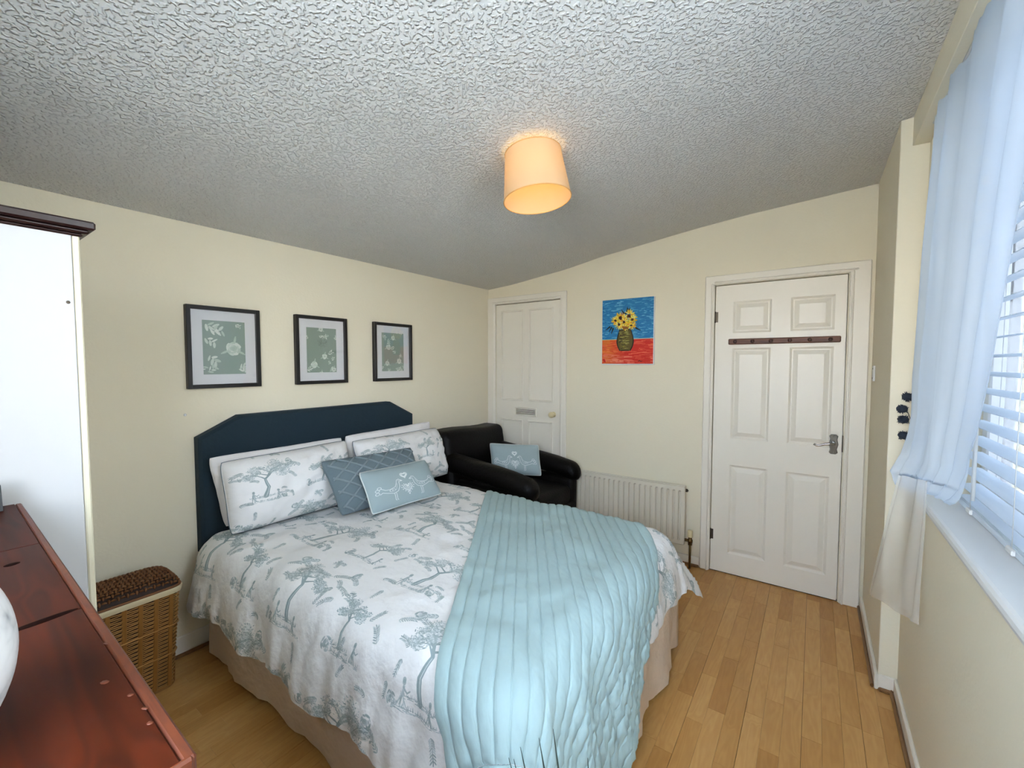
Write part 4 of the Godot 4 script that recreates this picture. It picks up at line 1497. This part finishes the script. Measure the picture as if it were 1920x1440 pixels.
func hamper():
	var at := Vector3(-2.395, 0, -0.492)
	var o := thing("laundry_hamper", "tapered wicker laundry hamper with cream liner between wardrobe and bed", "hamper", at)
	# slim basket: long sides along z; wider at the top
	var ring := func(y: float, grow: float) -> Array:
		var t: float = y / 0.46
		var hx: float = lerpf(0.075, 0.115, t) + grow
		var hz: float = lerpf(0.178, 0.194, t) + grow
		var r := 0.035
		var cx: float = lerpf(-0.025, 0.005, t)
		var pts: Array = []
		for q in [[1, -1], [1, 1], [-1, 1], [-1, -1]]:
			for k in 6:
				var a: float = [-PI / 2, 0.0, PI / 2, PI][[[1, -1], [1, 1], [-1, 1], [-1, -1]].find(q)] + PI / 2 * k / 5.0
				pts.append(Vector3(cx + q[0] * (hx - r) + cos(a) * r, y, q[1] * (hz - r) + sin(a) * r))
		return pts
	var dense := func(y: float, grow: float) -> PackedVector3Array:
		var pts: Array = ring.call(y, grow)
		var out := PackedVector3Array()
		for i in pts.size():
			var a: Vector3 = pts[i]
			var b: Vector3 = pts[(i + 1) % pts.size()]
			var n := maxi(1, int((b - a).length() / 0.0125))
			for k in n:
				out.append(a.lerp(b, k / float(n)))
		return out
	var inner := Shape.new()
	var lo: Array = ring.call(0.006, -0.006)
	var hi: Array = ring.call(0.455, -0.006)
	inner.sheet(lo.size(), 1, func(i, j): return (lo if j == 0 else hi)[i % lo.size()])
	var fl := PackedVector3Array()
	for k in range(1, lo.size() - 1):
		fl.append_array(PackedVector3Array([lo[0], lo[k], lo[k + 1]]))
	inner.emit(fl, PackedVector2Array(), false, false)
	put(o, "lining", inner, M.cane_inner)
	# woven strands, over and under the stakes
	var strands := Shape.new()
	var rows := 50
	for k in rows:
		var y := 0.012 + k * 0.0089
		var pts: PackedVector3Array = dense.call(y, 0.0)
		var path := PackedVector3Array()
		var cen := Vector3(0, y, 0)
		for i in pts.size():
			var out: Vector3 = (pts[i] - cen) * Vector3(1.8, 0, 1)
			var ph := sin(i * 0.8 + PI * (k % 2))
			path.append(pts[i] + out.normalized() * ph * 0.0022)
		strands.tube(path, 0.0027, 4, true)
	put(o, "woven_strands", strands, M.cane).set_meta("kind", "stuff")
	var base: Array = ring.call(0.008, 0.001)
	var top: Array = ring.call(0.452, 0.001)
	var bd := PackedVector3Array(ring.call(0.006, 0.002))
	for e in 2:
		for k in 7:
			var zz := lerpf(-0.152, 0.152, k / 6.0)
			var st := Shape.new()
			var x0: float = (-0.025 + 0.075) if e == 0 else (-0.025 - 0.075)
			var x1: float = (0.005 + 0.115) if e == 0 else (0.005 - 0.115)
			var sg := 1.0 if e == 0 else -1.0
			st.box(Vector3((x0 + x1) / 2 + sg * 0.0015, 0.23, zz * 1.03), Vector3(0.006, 0.45, 0.017), 0.0025, Basis(Vector3.BACK, -sg * atan2(0.040 + (0.03 if e == 0 else -0.03), 0.46)))
			put(o, "stake", st, M.cane_stake)
	for e in [-1.0, 1.0]:
		for xx in [-0.04, 0.04]:
			var st := Shape.new()
			st.box(Vector3(xx - 0.01, 0.23, e * 0.1875), Vector3(0.017, 0.45, 0.006), 0.0025, Basis(Vector3.RIGHT, e * 0.039))
			put(o, "stake", st, M.cane_stake)
	for y in [0.165, 0.30]:
		var band := Shape.new()
		band.tube(PackedVector3Array(ring.call(y, 0.0042)), 0.0032, 6, true)
		put(o, "band", band, M.cane)
	var foot := Shape.new()
	foot.tube(bd, 0.006, 6, true)
	put(o, "foot_band", foot, M.cane_stake)
	# cream liner folded over the rim
	var ln := Shape.new()
	var l0: Array = ring.call(0.450, 0.006)
	var l1: Array = ring.call(0.474, 0.009)
	var l2: Array = ring.call(0.474, -0.004)
	ln.sheet(l0.size(), 4, func(i, j):
		var q := i % l0.size() as int
		return [l0[q], (l0[q] as Vector3).lerp(l1[q], 0.5) + Vector3(0, 0, 0), l1[q], (l1[q] as Vector3).lerp(l2[q], 0.5) + Vector3(0, 0.004, 0), l2[q]][j])
	put(o, "liner", ln, M.liner, "cream cloth liner folded over the rim")
	# domed lid of woven squares
	var lid := Shape.new()
	var weave := Shape.new()
	var dome := func(a: float, b: float) -> Vector3:
		var f := pow(maxf(0.0, 1.0 - pow(absf(a), 4.0)), 0.5) * pow(maxf(0.0, 1.0 - pow(absf(b), 6.0)), 0.5)
		return Vector3(0.006 + a * 0.114, 0.474 + 0.052 * f, b * 0.196)
	lid.sheet(24, 40, func(i, j): return dome.call(lerpf(-1, 1, i / 24.0), lerpf(-1, 1, j / 40.0)))
	put(o, "lid", lid, M.cane_dark, "brown woven domed lid")
	for i in 15:
		for j in 27:
			var a := lerpf(-0.92, 0.92, i / 14.0)
			var b := lerpf(-0.96, 0.96, j / 26.0)
			var p: Vector3 = dome.call(a, b)
			var n: Vector3 = (dome.call(a, b + 0.02) - dome.call(a, b - 0.02)).cross(dome.call(a + 0.02, b) - dome.call(a - 0.02, b)).normalized()
			if n.y < 0:
				n = -n
			var d := Vector3(1, 0, 0) if (i + j) % 2 == 0 else Vector3(0, 0, 1)
			d = (d - n * d.dot(n)).normalized()
			var path := PackedVector3Array()
			for k in 5:
				var t := k / 4.0 * 2.0 - 1.0
				path.append(p + d * t * 0.0085 + n * (0.0045 * (1.0 - t * t) - 0.001))
			weave.tube(path, [0.002, 0.0042, 0.0048, 0.0042, 0.002], 5)
	var lw := get_node(NodePath(str(o.name) + "/lid"))
	put(lw, "woven_squares", weave, M.cane_lid).set_meta("kind", "stuff")
	var rim := Shape.new()
	rim.tube(PackedVector3Array(ring.call(0.480, 0.002)), 0.0055, 6, true)
	put(lw, "rim", rim, M.cane_lid)

func chest():
	# right end x -0.39, front z -0.145, top y 1.155
	var x0 := -1.40
	var x1 := -0.388
	var zf := -0.132
	var zb := 0.305
	var at := Vector3((x0 + x1) / 2, 0, (zf + zb) / 2)
	var o := thing("chest_of_drawers", "tall reddish brown wooden chest of drawers with worn orange edges, lower left", "chest", at)
	o.rotation.y = -0.0207
	var cx := 0.0
	var s := Shape.new()
	# top in three lengths with visible joints
	var cuts := [x0, -1.06, -0.735, x1]
	for k in 3:
		s = Shape.new()
		s.box(Vector3((cuts[k] + cuts[k + 1]) / 2 - at.x, 1.139, 0.004), Vector3(cuts[k + 1] - cuts[k] - 0.0012, 0.032, zb - zf - 0.012), 0.001, Basis(), Vector2(k * 0.37, k * 0.21))
		put(o, "top_board", s, M.chest)
	s = Shape.new()
	s.box(Vector3(0.0, 1.139, zf - at.z + 0.0047), Vector3(x1 - x0 + 0.001, 0.0315, 0.0095), 0.002)
	put(o, "worn_edge", s, M.worn, "worn orange front edge")
	s = Shape.new()
	s.box(Vector3(x1 - at.x - 0.001, 1.139, 0.0), Vector3(0.006, 0.0315, zb - zf - 0.004), 0.002)
	put(o, "end_edge", s, M.worn)
	# dark filler marks in the joints and knots
	for q in [[-0.735, -0.090, 0.060, 0.013, 0.10], [-0.738, -0.02, 0.075, 0.007, -0.10], [-1.06, -0.03, 0.06, 0.006, 0.05], [-0.98, -0.085, 0.018, 0.014, 0.4], [-0.60, -0.035, 0.010, 0.006, 0.2], [-0.565, 0.02, 0.009, 0.007, 0.0]]:
		s = Shape.new()
		s.lathe(PackedVector2Array([Vector2(0, 0.0006), Vector2(0.35, 0.0006), Vector2(0.5, 0.0)]), 14, Transform3D(Basis(Vector3.UP, q[4]) * Basis.from_scale(Vector3(q[3], 1, q[2])), Vector3(q[0] - at.x, 1.155, q[1] - at.z)))
		put(o, "dark_mark", s, M.knot)
	for q in [[-0.545, -0.108, 0.012, 0.008], [-0.505, -0.118, 0.008, 0.006], [-0.475, -0.121, 0.010, 0.004], [-0.452, -0.119, 0.008, 0.006], [-0.62, -0.123, 0.012, 0.004]]:
		s = Shape.new()
		s.lathe(PackedVector2Array([Vector2(0, 0.0005), Vector2(0.4, 0.0005), Vector2(0.5, 0.0)]), 7, Transform3D(Basis(Vector3.UP, 0.5) * Basis.from_scale(Vector3(q[2] * 0.7, 1, q[3] * 0.7)), Vector3(q[0] - at.x, 1.155, q[1] - at.z)))
		put(o, "chip", s, M.worn)
	s = Shape.new()
	for e in [x0 + 0.022, x1 - 0.022]:
		s.box(Vector3(e - at.x, 0.582, 0.01), Vector3(0.024, 1.080, zb - zf - 0.05), 0.003)
	s.box(Vector3(0, 0.09, 0.01), Vector3(x1 - x0 - 0.05, 0.09, zb - zf - 0.06), 0.002)
	s.box(Vector3(0, 0.60, 0.2), Vector3(x1 - x0 - 0.05, 1.02, 0.012), 0.0)
	put(o, "carcass", s, M.chest_side)
	for k in 5:
		s = Shape.new()
		s.box(Vector3(0, 0.24 + k * 0.198, zf - at.z + 0.036), Vector3(x1 - x0 - 0.075, 0.188, 0.022), 0.005)
		var d := put(o, "drawer", s, M.chest_side)
		for e in [-0.28, 0.28]:
			s = Shape.new()
			s.lathe(PackedVector2Array([Vector2(0, 0), Vector2(0.012, 0), Vector2(0.009, 0.012), Vector2(0.020, 0.022), Vector2(0.015, 0.034), Vector2(0, 0.036)]), 16, Transform3D(Basis(Vector3.RIGHT, -PI / 2), Vector3(e, 0.24 + k * 0.198, zf - at.z + 0.025)))
			put(d, "knob", s, M.chest)
	for q in [[-0.47, -0.19], [0.47, -0.19], [-0.47, 0.20], [0.47, 0.20]]:
		s = Shape.new()
		s.box(Vector3(q[0], 0.022, q[1] + 0.01), Vector3(0.06, 0.044, 0.06), 0.006)
		put(o, "foot", s, M.chest_side)

	# marbled pot
	var p := thing("marble_pot", "white and grey marbled rounded pot on the brown chest", "pot", Vector3(-0.5485, 1.155, 0.040))
	s = Shape.new()
	var pot_profile := PackedVector2Array([Vector2(0, 0.0)])
	for k in 25:
		var y := 0.165 * k / 24.0
		pot_profile.append(Vector2(0.090 * sqrt(1.0 - pow((y - 0.073) / 0.100, 2.0)), y))
	for q in [[0.033, 0.167], [0.030, 0.160], [0.070, 0.12], [0.075, 0.05], [0.0, 0.012]]:
		pot_profile.append(Vector2(q[0], q[1]))
	s.lathe(pot_profile, 64)
	put(p, "body", s, M.marble)
	# dark wedge at the far end of the top
	var b := Shape.new()
	b.prism(PackedVector2Array([Vector2(-0.030, 0), Vector2(0.030, 0), Vector2(0.012, 0.050), Vector2(-0.030, 0.050)]), 0.16, Transform3D(Basis(), Vector3(-1.372, 1.156, -0.112)), 0.003)
	tag(put(self, "box", b, M.black), "small black slant sided box on the far left end of the brown chest", "box")

func pictures():
	var prints := [floral_image(21, 1.0), floral_image(22, 0.9), floral_image(23, 0.85)]
	var labels := ["black framed print of large pale blossoms and leaves, nearest the wardrobe", "black framed sage print with small sprigs, the middle one of three", "black framed sage print with crowded small blossoms, nearest the cupboard door"]
	var zc := [-0.990, -1.535, -2.092]
	for k in 3:
		var at := Vector3(LX, 1.537, zc[k])
		var o := thing("picture_frame", labels[k], "picture", at, "floral prints over the bed")
		var w := 0.344
		var h := 0.418
		var f := Shape.new()
		for e in [-1.0, 1.0]:
			f.box(Vector3(0.016, 0, e * (w / 2 - 0.010)), Vector3(0.030, h, 0.020), 0.002)
			f.box(Vector3(0.016, e * (h / 2 - 0.010), 0), Vector3(0.030, 0.020, w - 0.036), 0.002)
		put(o, "frame", f, M.black)
		var b := Shape.new()
		b.box(Vector3(0.010, 0, 0), Vector3(0.006, h - 0.03, w - 0.03), 0.0)
		put(o, "mount", b, M.mat_board)
		var q := Shape.new()
		var pm := mat(Color.WHITE, 0.8)
		pm.albedo_texture = tex(prints[k])
		var pw := 0.199
		var ph := 0.277
		q.sheet(1, 1, func(i, j): return Vector3(0.0136, -ph / 2 + ph * j, pw / 2 - pw * i), func(i, j): return Vector2(i, 1 - j))
		put(o, "print", q, pm)
		var g := Shape.new()
		g.box(Vector3(0.021, 0, 0), Vector3(0.002, h - 0.038, w - 0.038), 0.0)
		put(o, "glass", g, M.picture_glass)
	# canvas painting
	var c := thing("canvas_painting", "small unframed painting of yellow flowers in a green vase on blue and red", "painting", Vector3(-1.188, 1.445, DZ))
	var s := Shape.new()
	s.box(Vector3(0, 0.252, 0.009), Vector3(0.412, 0.506, 0.016), 0.002)
	put(c, "canvas", s, M.mat_board)
	s = Shape.new()
	var pm := mat(Color.WHITE, 0.6)
	pm.albedo_texture = tex(painting_image())
	s.sheet(1, 1, func(i, j): return Vector3(-0.203 + 0.403 * i, 0.007 + 0.497 * j, 0.0176), func(i, j): return Vector2(i, 1 - j))
	put(c, "painted_face", s, pm)

func lamp():
	var ax := Vector3(-0.12, 1, 0).normalized()
	var side := ax.cross(Vector3.BACK).normalized()
	var t := Transform3D(Basis(side, ax, side.cross(ax)), Vector3.ZERO)
	var at := Vector3(-0.975, 2.1415, -1.573)
	var o := thing("ceiling_lamp", "lit ceiling lamp with a tapered cream fabric drum shade", "lamp", at)
	var s := Shape.new()
	s.lathe(PackedVector2Array([Vector2(0.1415, 0.0), Vector2(0.118, 0.196)]), 64, t, false)
	put(o, "shade", s, M.shade, "tapered cream fabric shade glowing warm")
	for q in [[0.1415, 0.0], [0.118, 0.196]]:
		s = Shape.new()
		var loop := PackedVector3Array()
		for k in 64:
			loop.append(t * Vector3(q[0] * cos(TAU * k / 64), q[1], q[0] * sin(TAU * k / 64)))
		s.tube(loop, 0.0022, 6, true)
		put(o, "rim_band", s, M.shade_trim)
	s = Shape.new()
	s.lathe(PackedVector2Array([Vector2(0, 0.170), Vector2(0.022, 0.170), Vector2(0.022, 0.196), Vector2(0.045, 0.200), Vector2(0.048, 0.214), Vector2(0, 0.214)]), 24, t)
	for k in 3:
		var a := TAU * k / 3
		s.tube(PackedVector3Array([t * Vector3(0.018 * cos(a), 0.186, 0.018 * sin(a)), t * Vector3(0.118 * cos(a), 0.194, 0.118 * sin(a))]), 0.0018, 5)
	put(o, "lamp_holder", s, M.white)
	s = Shape.new()
	s.lathe(PackedVector2Array([Vector2(0, 0.070), Vector2(0.010, 0.072), Vector2(0.022, 0.082), Vector2(0.028, 0.100), Vector2(0.026, 0.120), Vector2(0.016, 0.145), Vector2(0.013, 0.170), Vector2(0, 0.170)]), 24, t)
	put(o, "bulb", s, M.bulb)
	var l := OmniLight3D.new()
	l.name = "bulb_light"
	l.position = t * Vector3(0, 0.102, 0)
	l.light_color = Color(1.0, 0.83, 0.50)
	l.light_energy = 0.019
	l.light_size = 0.02
	l.omni_range = 6.0
	l.omni_attenuation = 2.0
	l.shadow_enabled = true
	o.add_child(l)

func curtain():
	var at := Vector3(0.32, 0.97, -2.1)
	var o := thing("curtain", "sheer white curtain gathered at the window edge with its tail hanging", "curtain", at)
	# rows: y, left edge x z, right edge x z
	var rows := [
		[2.345, 0.328, -2.19, 0.328, -1.10], [2.13, 0.325, -2.235, 0.328, -1.20], [1.87, 0.324, -2.30, 0.330, -1.295],
		[1.585, 0.322, -2.325, 0.335, -1.405], [1.415, 0.318, -2.335, 0.345, -1.51], [1.27, 0.312, -2.285, 0.365, -1.67],
		[1.19, 0.298, -2.235, 0.380, -1.78], [1.12, 0.272, -2.145, 0.398, -1.865], [1.05, 0.242, -2.125, 0.402, -1.93], [1.00, 0.265, -2.12, 0.390, -1.97], [0.985, 0.300, -2.10, 0.380, -2.00]]
	var nr := 60
	var nc := 110
	var nz := FastNoiseLite.new()
	nz.seed = 23
	nz.frequency = 1.0
	var s := Shape.new()
	s.sheet(nc, nr, func(i, j):
		var f: float = j / float(nr) * (rows.size() - 1)
		var k := mini(int(f), rows.size() - 2)
		var t := f - k
		var q: Array = []
		for e in 5:
			q.append(lerpf(rows[k][e], rows[k + 1][e], t))
		var a: float = i / float(nc)
		var down: float = j / float(nr)
		var amp := lerpf(0.011, 0.006, down)
		var fold := sin(a * 34.0 + 2.2 * sin(a * 6.0 + down * 1.5) + down * 2.0) * amp * (0.4 + 0.6 * absf(sin(a * 5.0 + 0.6)))
		fold += nz.get_noise_2d(a * 3.0, down * 2.0) * 0.014 * down
		var bow := sin(a * PI) * 0.018 * down
		var y: float = q[0] + (0.022 * sin(a * PI) if down > 0.8 else 0.0) - 0.010 * nz.get_noise_2d(a * 7.0, 40.0) * down
		if down < 0.02:
			y += 0.004 * sin(a * 130.0)
		return Vector3(lerpf(q[1], q[3], a) + fold - bow, y, lerpf(q[2], q[4], a)) - at)
	put(o, "drop", s, M.curtain)
	# tail below the tuck
	s = Shape.new()
	var tl := [[1.055, 0.262, -2.10, 0.325, -1.99], [0.90, 0.236, -2.11, 0.318, -1.955], [0.70, 0.222, -2.22, 0.312, -1.955], [0.56, 0.213, -2.30, 0.304, -1.915], [0.46, 0.212, -2.38, 0.300, -1.90]]
	s.sheet(60, 40, func(i, j):
		var f: float = j / 40.0 * (tl.size() - 1)
		var k := mini(int(f), tl.size() - 2)
		var t := f - k
		var q: Array = []
		for e in 5:
			q.append(lerpf(tl[k][e], tl[k + 1][e], t))
		var a: float = i / 60.0
		var y: float = q[0] + (lerpf(0.0, 0.135, a) * clampf((j - 26) / 14.0, 0, 1))
		return Vector3(lerpf(q[1], q[3], a) + 0.006 * sin(a * 17.0 + 1.5 * sin(a * 7.0) + j * 0.03), y, lerpf(q[2], q[4], a)) - at)
	put(o, "tail", s, M.curtain_tail, "loose sheer tail hanging below the sill")
	var rod := Shape.new()
	rod.tube(PackedVector3Array([Vector3(0.335, 2.345, -2.24) - at, Vector3(0.335, 2.345, -1.06) - at]), 0.005, 8)
	put(o, "curtain_wire", rod, M.cord)

func small_things():
	# peg rail on the door
	var o := thing("peg_rail", "dark wooden peg rail with six stub pegs fixed on the white door", "peg rail", Vector3(-0.183, 1.600, DZ + 0.002))
	var s := Shape.new()
	s.box(Vector3(0, 0, 0.008), Vector3(0.606, 0.038, 0.014), 0.005)
	put(o, "board", s, M.peg)
	for k in 6:
		s = Shape.new()
		s.lathe(PackedVector2Array([Vector2(0, 0), Vector2(0.011, 0), Vector2(0.012, 0.004), Vector2(0.009, 0.008), Vector2(0, 0.009)]), 16, Transform3D(Basis(Vector3.RIGHT, PI / 2), Vector3(-0.262 + k * 0.103, 0.0, 0.0145)))
		put(o, "peg", s, M.peg_dark)
	# switch plate on the side wall by the door
	o = thing("switch_plate", "small white switch plate on the side wall beside the bedroom door", "switch", Vector3(RX, 1.40, -3.09))
	s = Shape.new()
	s.box(Vector3(-0.004, 0, 0), Vector3(0.008, 0.085, 0.060), 0.002)
	put(o, "plate", s, M.white)
	for e in [-1.0, 1.0]:
		s = Shape.new()
		s.lathe(PackedVector2Array([Vector2(0, 0.001), Vector2(0.004, 0.001), Vector2(0.005, 0)]), 10, Transform3D(Basis(Vector3.BACK, PI / 2), Vector3(-0.008, e * 0.026, 0)))
		put(o, "screw", s, M.dark)
	# white wall plug
	s = Shape.new()
	s.lathe(PackedVector2Array([Vector2(0, 0.006), Vector2(0.005, 0.005), Vector2(0.007, 0)]), 12, Transform3D(Basis(Vector3.BACK, -PI / 2), Vector3(LX, 1.2, -0.81)))
	tag(put(self, "wall_plug", s, M.white), "tiny white plug in the cream wall left of the headboard", "wall plug")
	# dried thistle heads in a slim vase behind the curtain
	var v := thing("bud_vase", "slim white vase standing on the sill behind the curtain", "vase", Vector3(0.362, 0.970, -2.375))
	s = Shape.new()
	s.lathe(PackedVector2Array([Vector2(0, 0), Vector2(0.022, 0), Vector2(0.027, 0.02), Vector2(0.026, 0.05), Vector2(0.013, 0.10), Vector2(0.010, 0.13), Vector2(0.013, 0.145), Vector2(0.010, 0.145), Vector2(0.008, 0.13), Vector2(0.010, 0.10), Vector2(0.0, 0.02)]), 24)
	put(v, "body", s, M.white)
	var heads := [[Vector3(0.316, 1.316, -2.400), "topmost"], [Vector3(0.302, 1.264, -2.418), "second from top"], [Vector3(0.304, 1.222, -2.392), "third from top"], [Vector3(0.306, 1.158, -2.375), "lowest"]]
	rng.seed = 9
	for q in heads:
		var p: Vector3 = q[0]
		var f := thing("thistle", "dark blue-grey dried thistle head, the %s of four beside the curtain" % q[1], "dried flower", p, "dried thistles")
		var ball := Shape.new()
		ball.lathe(PackedVector2Array([Vector2(0, -0.016), Vector2(0.012, -0.013), Vector2(0.018, -0.004), Vector2(0.019, 0.004), Vector2(0.013, 0.013), Vector2(0, 0.017)]), 14)
		for k in 70:
			var d := Vector3(rr(-1, 1), rr(-1, 1), rr(-1, 1)).normalized()
			ball.tube(PackedVector3Array([d * 0.014, d * rr(0.020, 0.024)]), [0.0022, 0.0007], 4)
		put(f, "flower_head", ball, M.thistle)
		var st := Shape.new()
		var mouth := Vector3(0.362, 1.105, -2.375) - p
		st.tube(PackedVector3Array([Vector3.ZERO, Vector3(0.018, -0.012, 0.004), mouth.lerp(Vector3.ZERO, 0.45) + Vector3(0.008, 0, 0), mouth, mouth + Vector3(0, -0.08, 0)]), 0.0014, 5)
		put(f, "stem", st, M.stem)
	# spiky plant below the frame, its leaf tips in view
	var pl := thing("potted_plant", "spiky dark green plant, only its leaf tips showing before the aqua throw", "plant", Vector3(-0.20, 0, -0.50))
	s = Shape.new()
	s.lathe(PackedVector2Array([Vector2(0, 0), Vector2(0.085, 0), Vector2(0.115, 0.22), Vector2(0.120, 0.24), Vector2(0.108, 0.24), Vector2(0.104, 0.21), Vector2(0, 0.21)]), 32)
	put(pl, "pot", s, M.pot)
	s = Shape.new()
	s.lathe(PackedVector2Array([Vector2(0, 0.222), Vector2(0.06, 0.224), Vector2(0.104, 0.216)]), 24)
	put(pl, "soil", s, M.soil)
	s = Shape.new()
	s.tube(PackedVector3Array([Vector3(0, 0.2, 0), Vector3(0.005, 0.38, 0)]), [0.016, 0.013], 10)
	put(pl, "trunk", s, M.stem)
	var tips := [Vector3(-0.430, 0.75, -0.601), Vector3(-0.421, 0.75, -0.604), Vector3(-0.425, 0.75, -0.631), Vector3(-0.407, 0.75, -0.667), Vector3(-0.395, 0.75, -0.700), Vector3(-0.314, 0.75, -0.682)]
	rng.seed = 12
	for k in 8:
		var a := rr(-0.6, 2.4)
		tips.append(Vector3(-0.20 + 0.22 * cos(a), rr(0.5, 0.62), -0.50 + 0.22 * sin(a)))
	for tp in tips:
		var tip: Vector3 = tp - Vector3(-0.20, 0, -0.50)
		var root := Vector3(0.004, rr(0.33, 0.37), 0)
		var lf := Shape.new()
		var mid := root.lerp(tip, 0.5) + Vector3(0, 0.035, 0)
		var dirn := (tip - root).normalized()
		var across := dirn.cross(Vector3(0.3, 0.2, 1.0)).normalized()
		var n := 16
		lf.sheet(n, 2, func(i, j):
			var t: float = i / float(n)
			var p := root.lerp(mid, t).lerp(mid.lerp(tip, t), t)
			var w := 0.013 * minf(1.0, 1.05 - t) * (0.7 + 0.5 * sin(t * PI))
			return p + across * w * (j - 1.0) + Vector3(0, 0.002 * absf(j - 1.0), 0))
		lf.sheet(n, 2, func(i, j):
			var t: float = i / float(n)
			var p := root.lerp(mid, t).lerp(mid.lerp(tip, t), t)
			var w := 0.013 * minf(1.0, 1.05 - t) * (0.7 + 0.5 * sin(t * PI))
			return p + across * w * (1.0 - j) + Vector3(0, 0.002 * absf(j - 1.0) - 0.0012 * (1.0 - t), 0))
		put(pl, "leaf", lf, M.leafy)
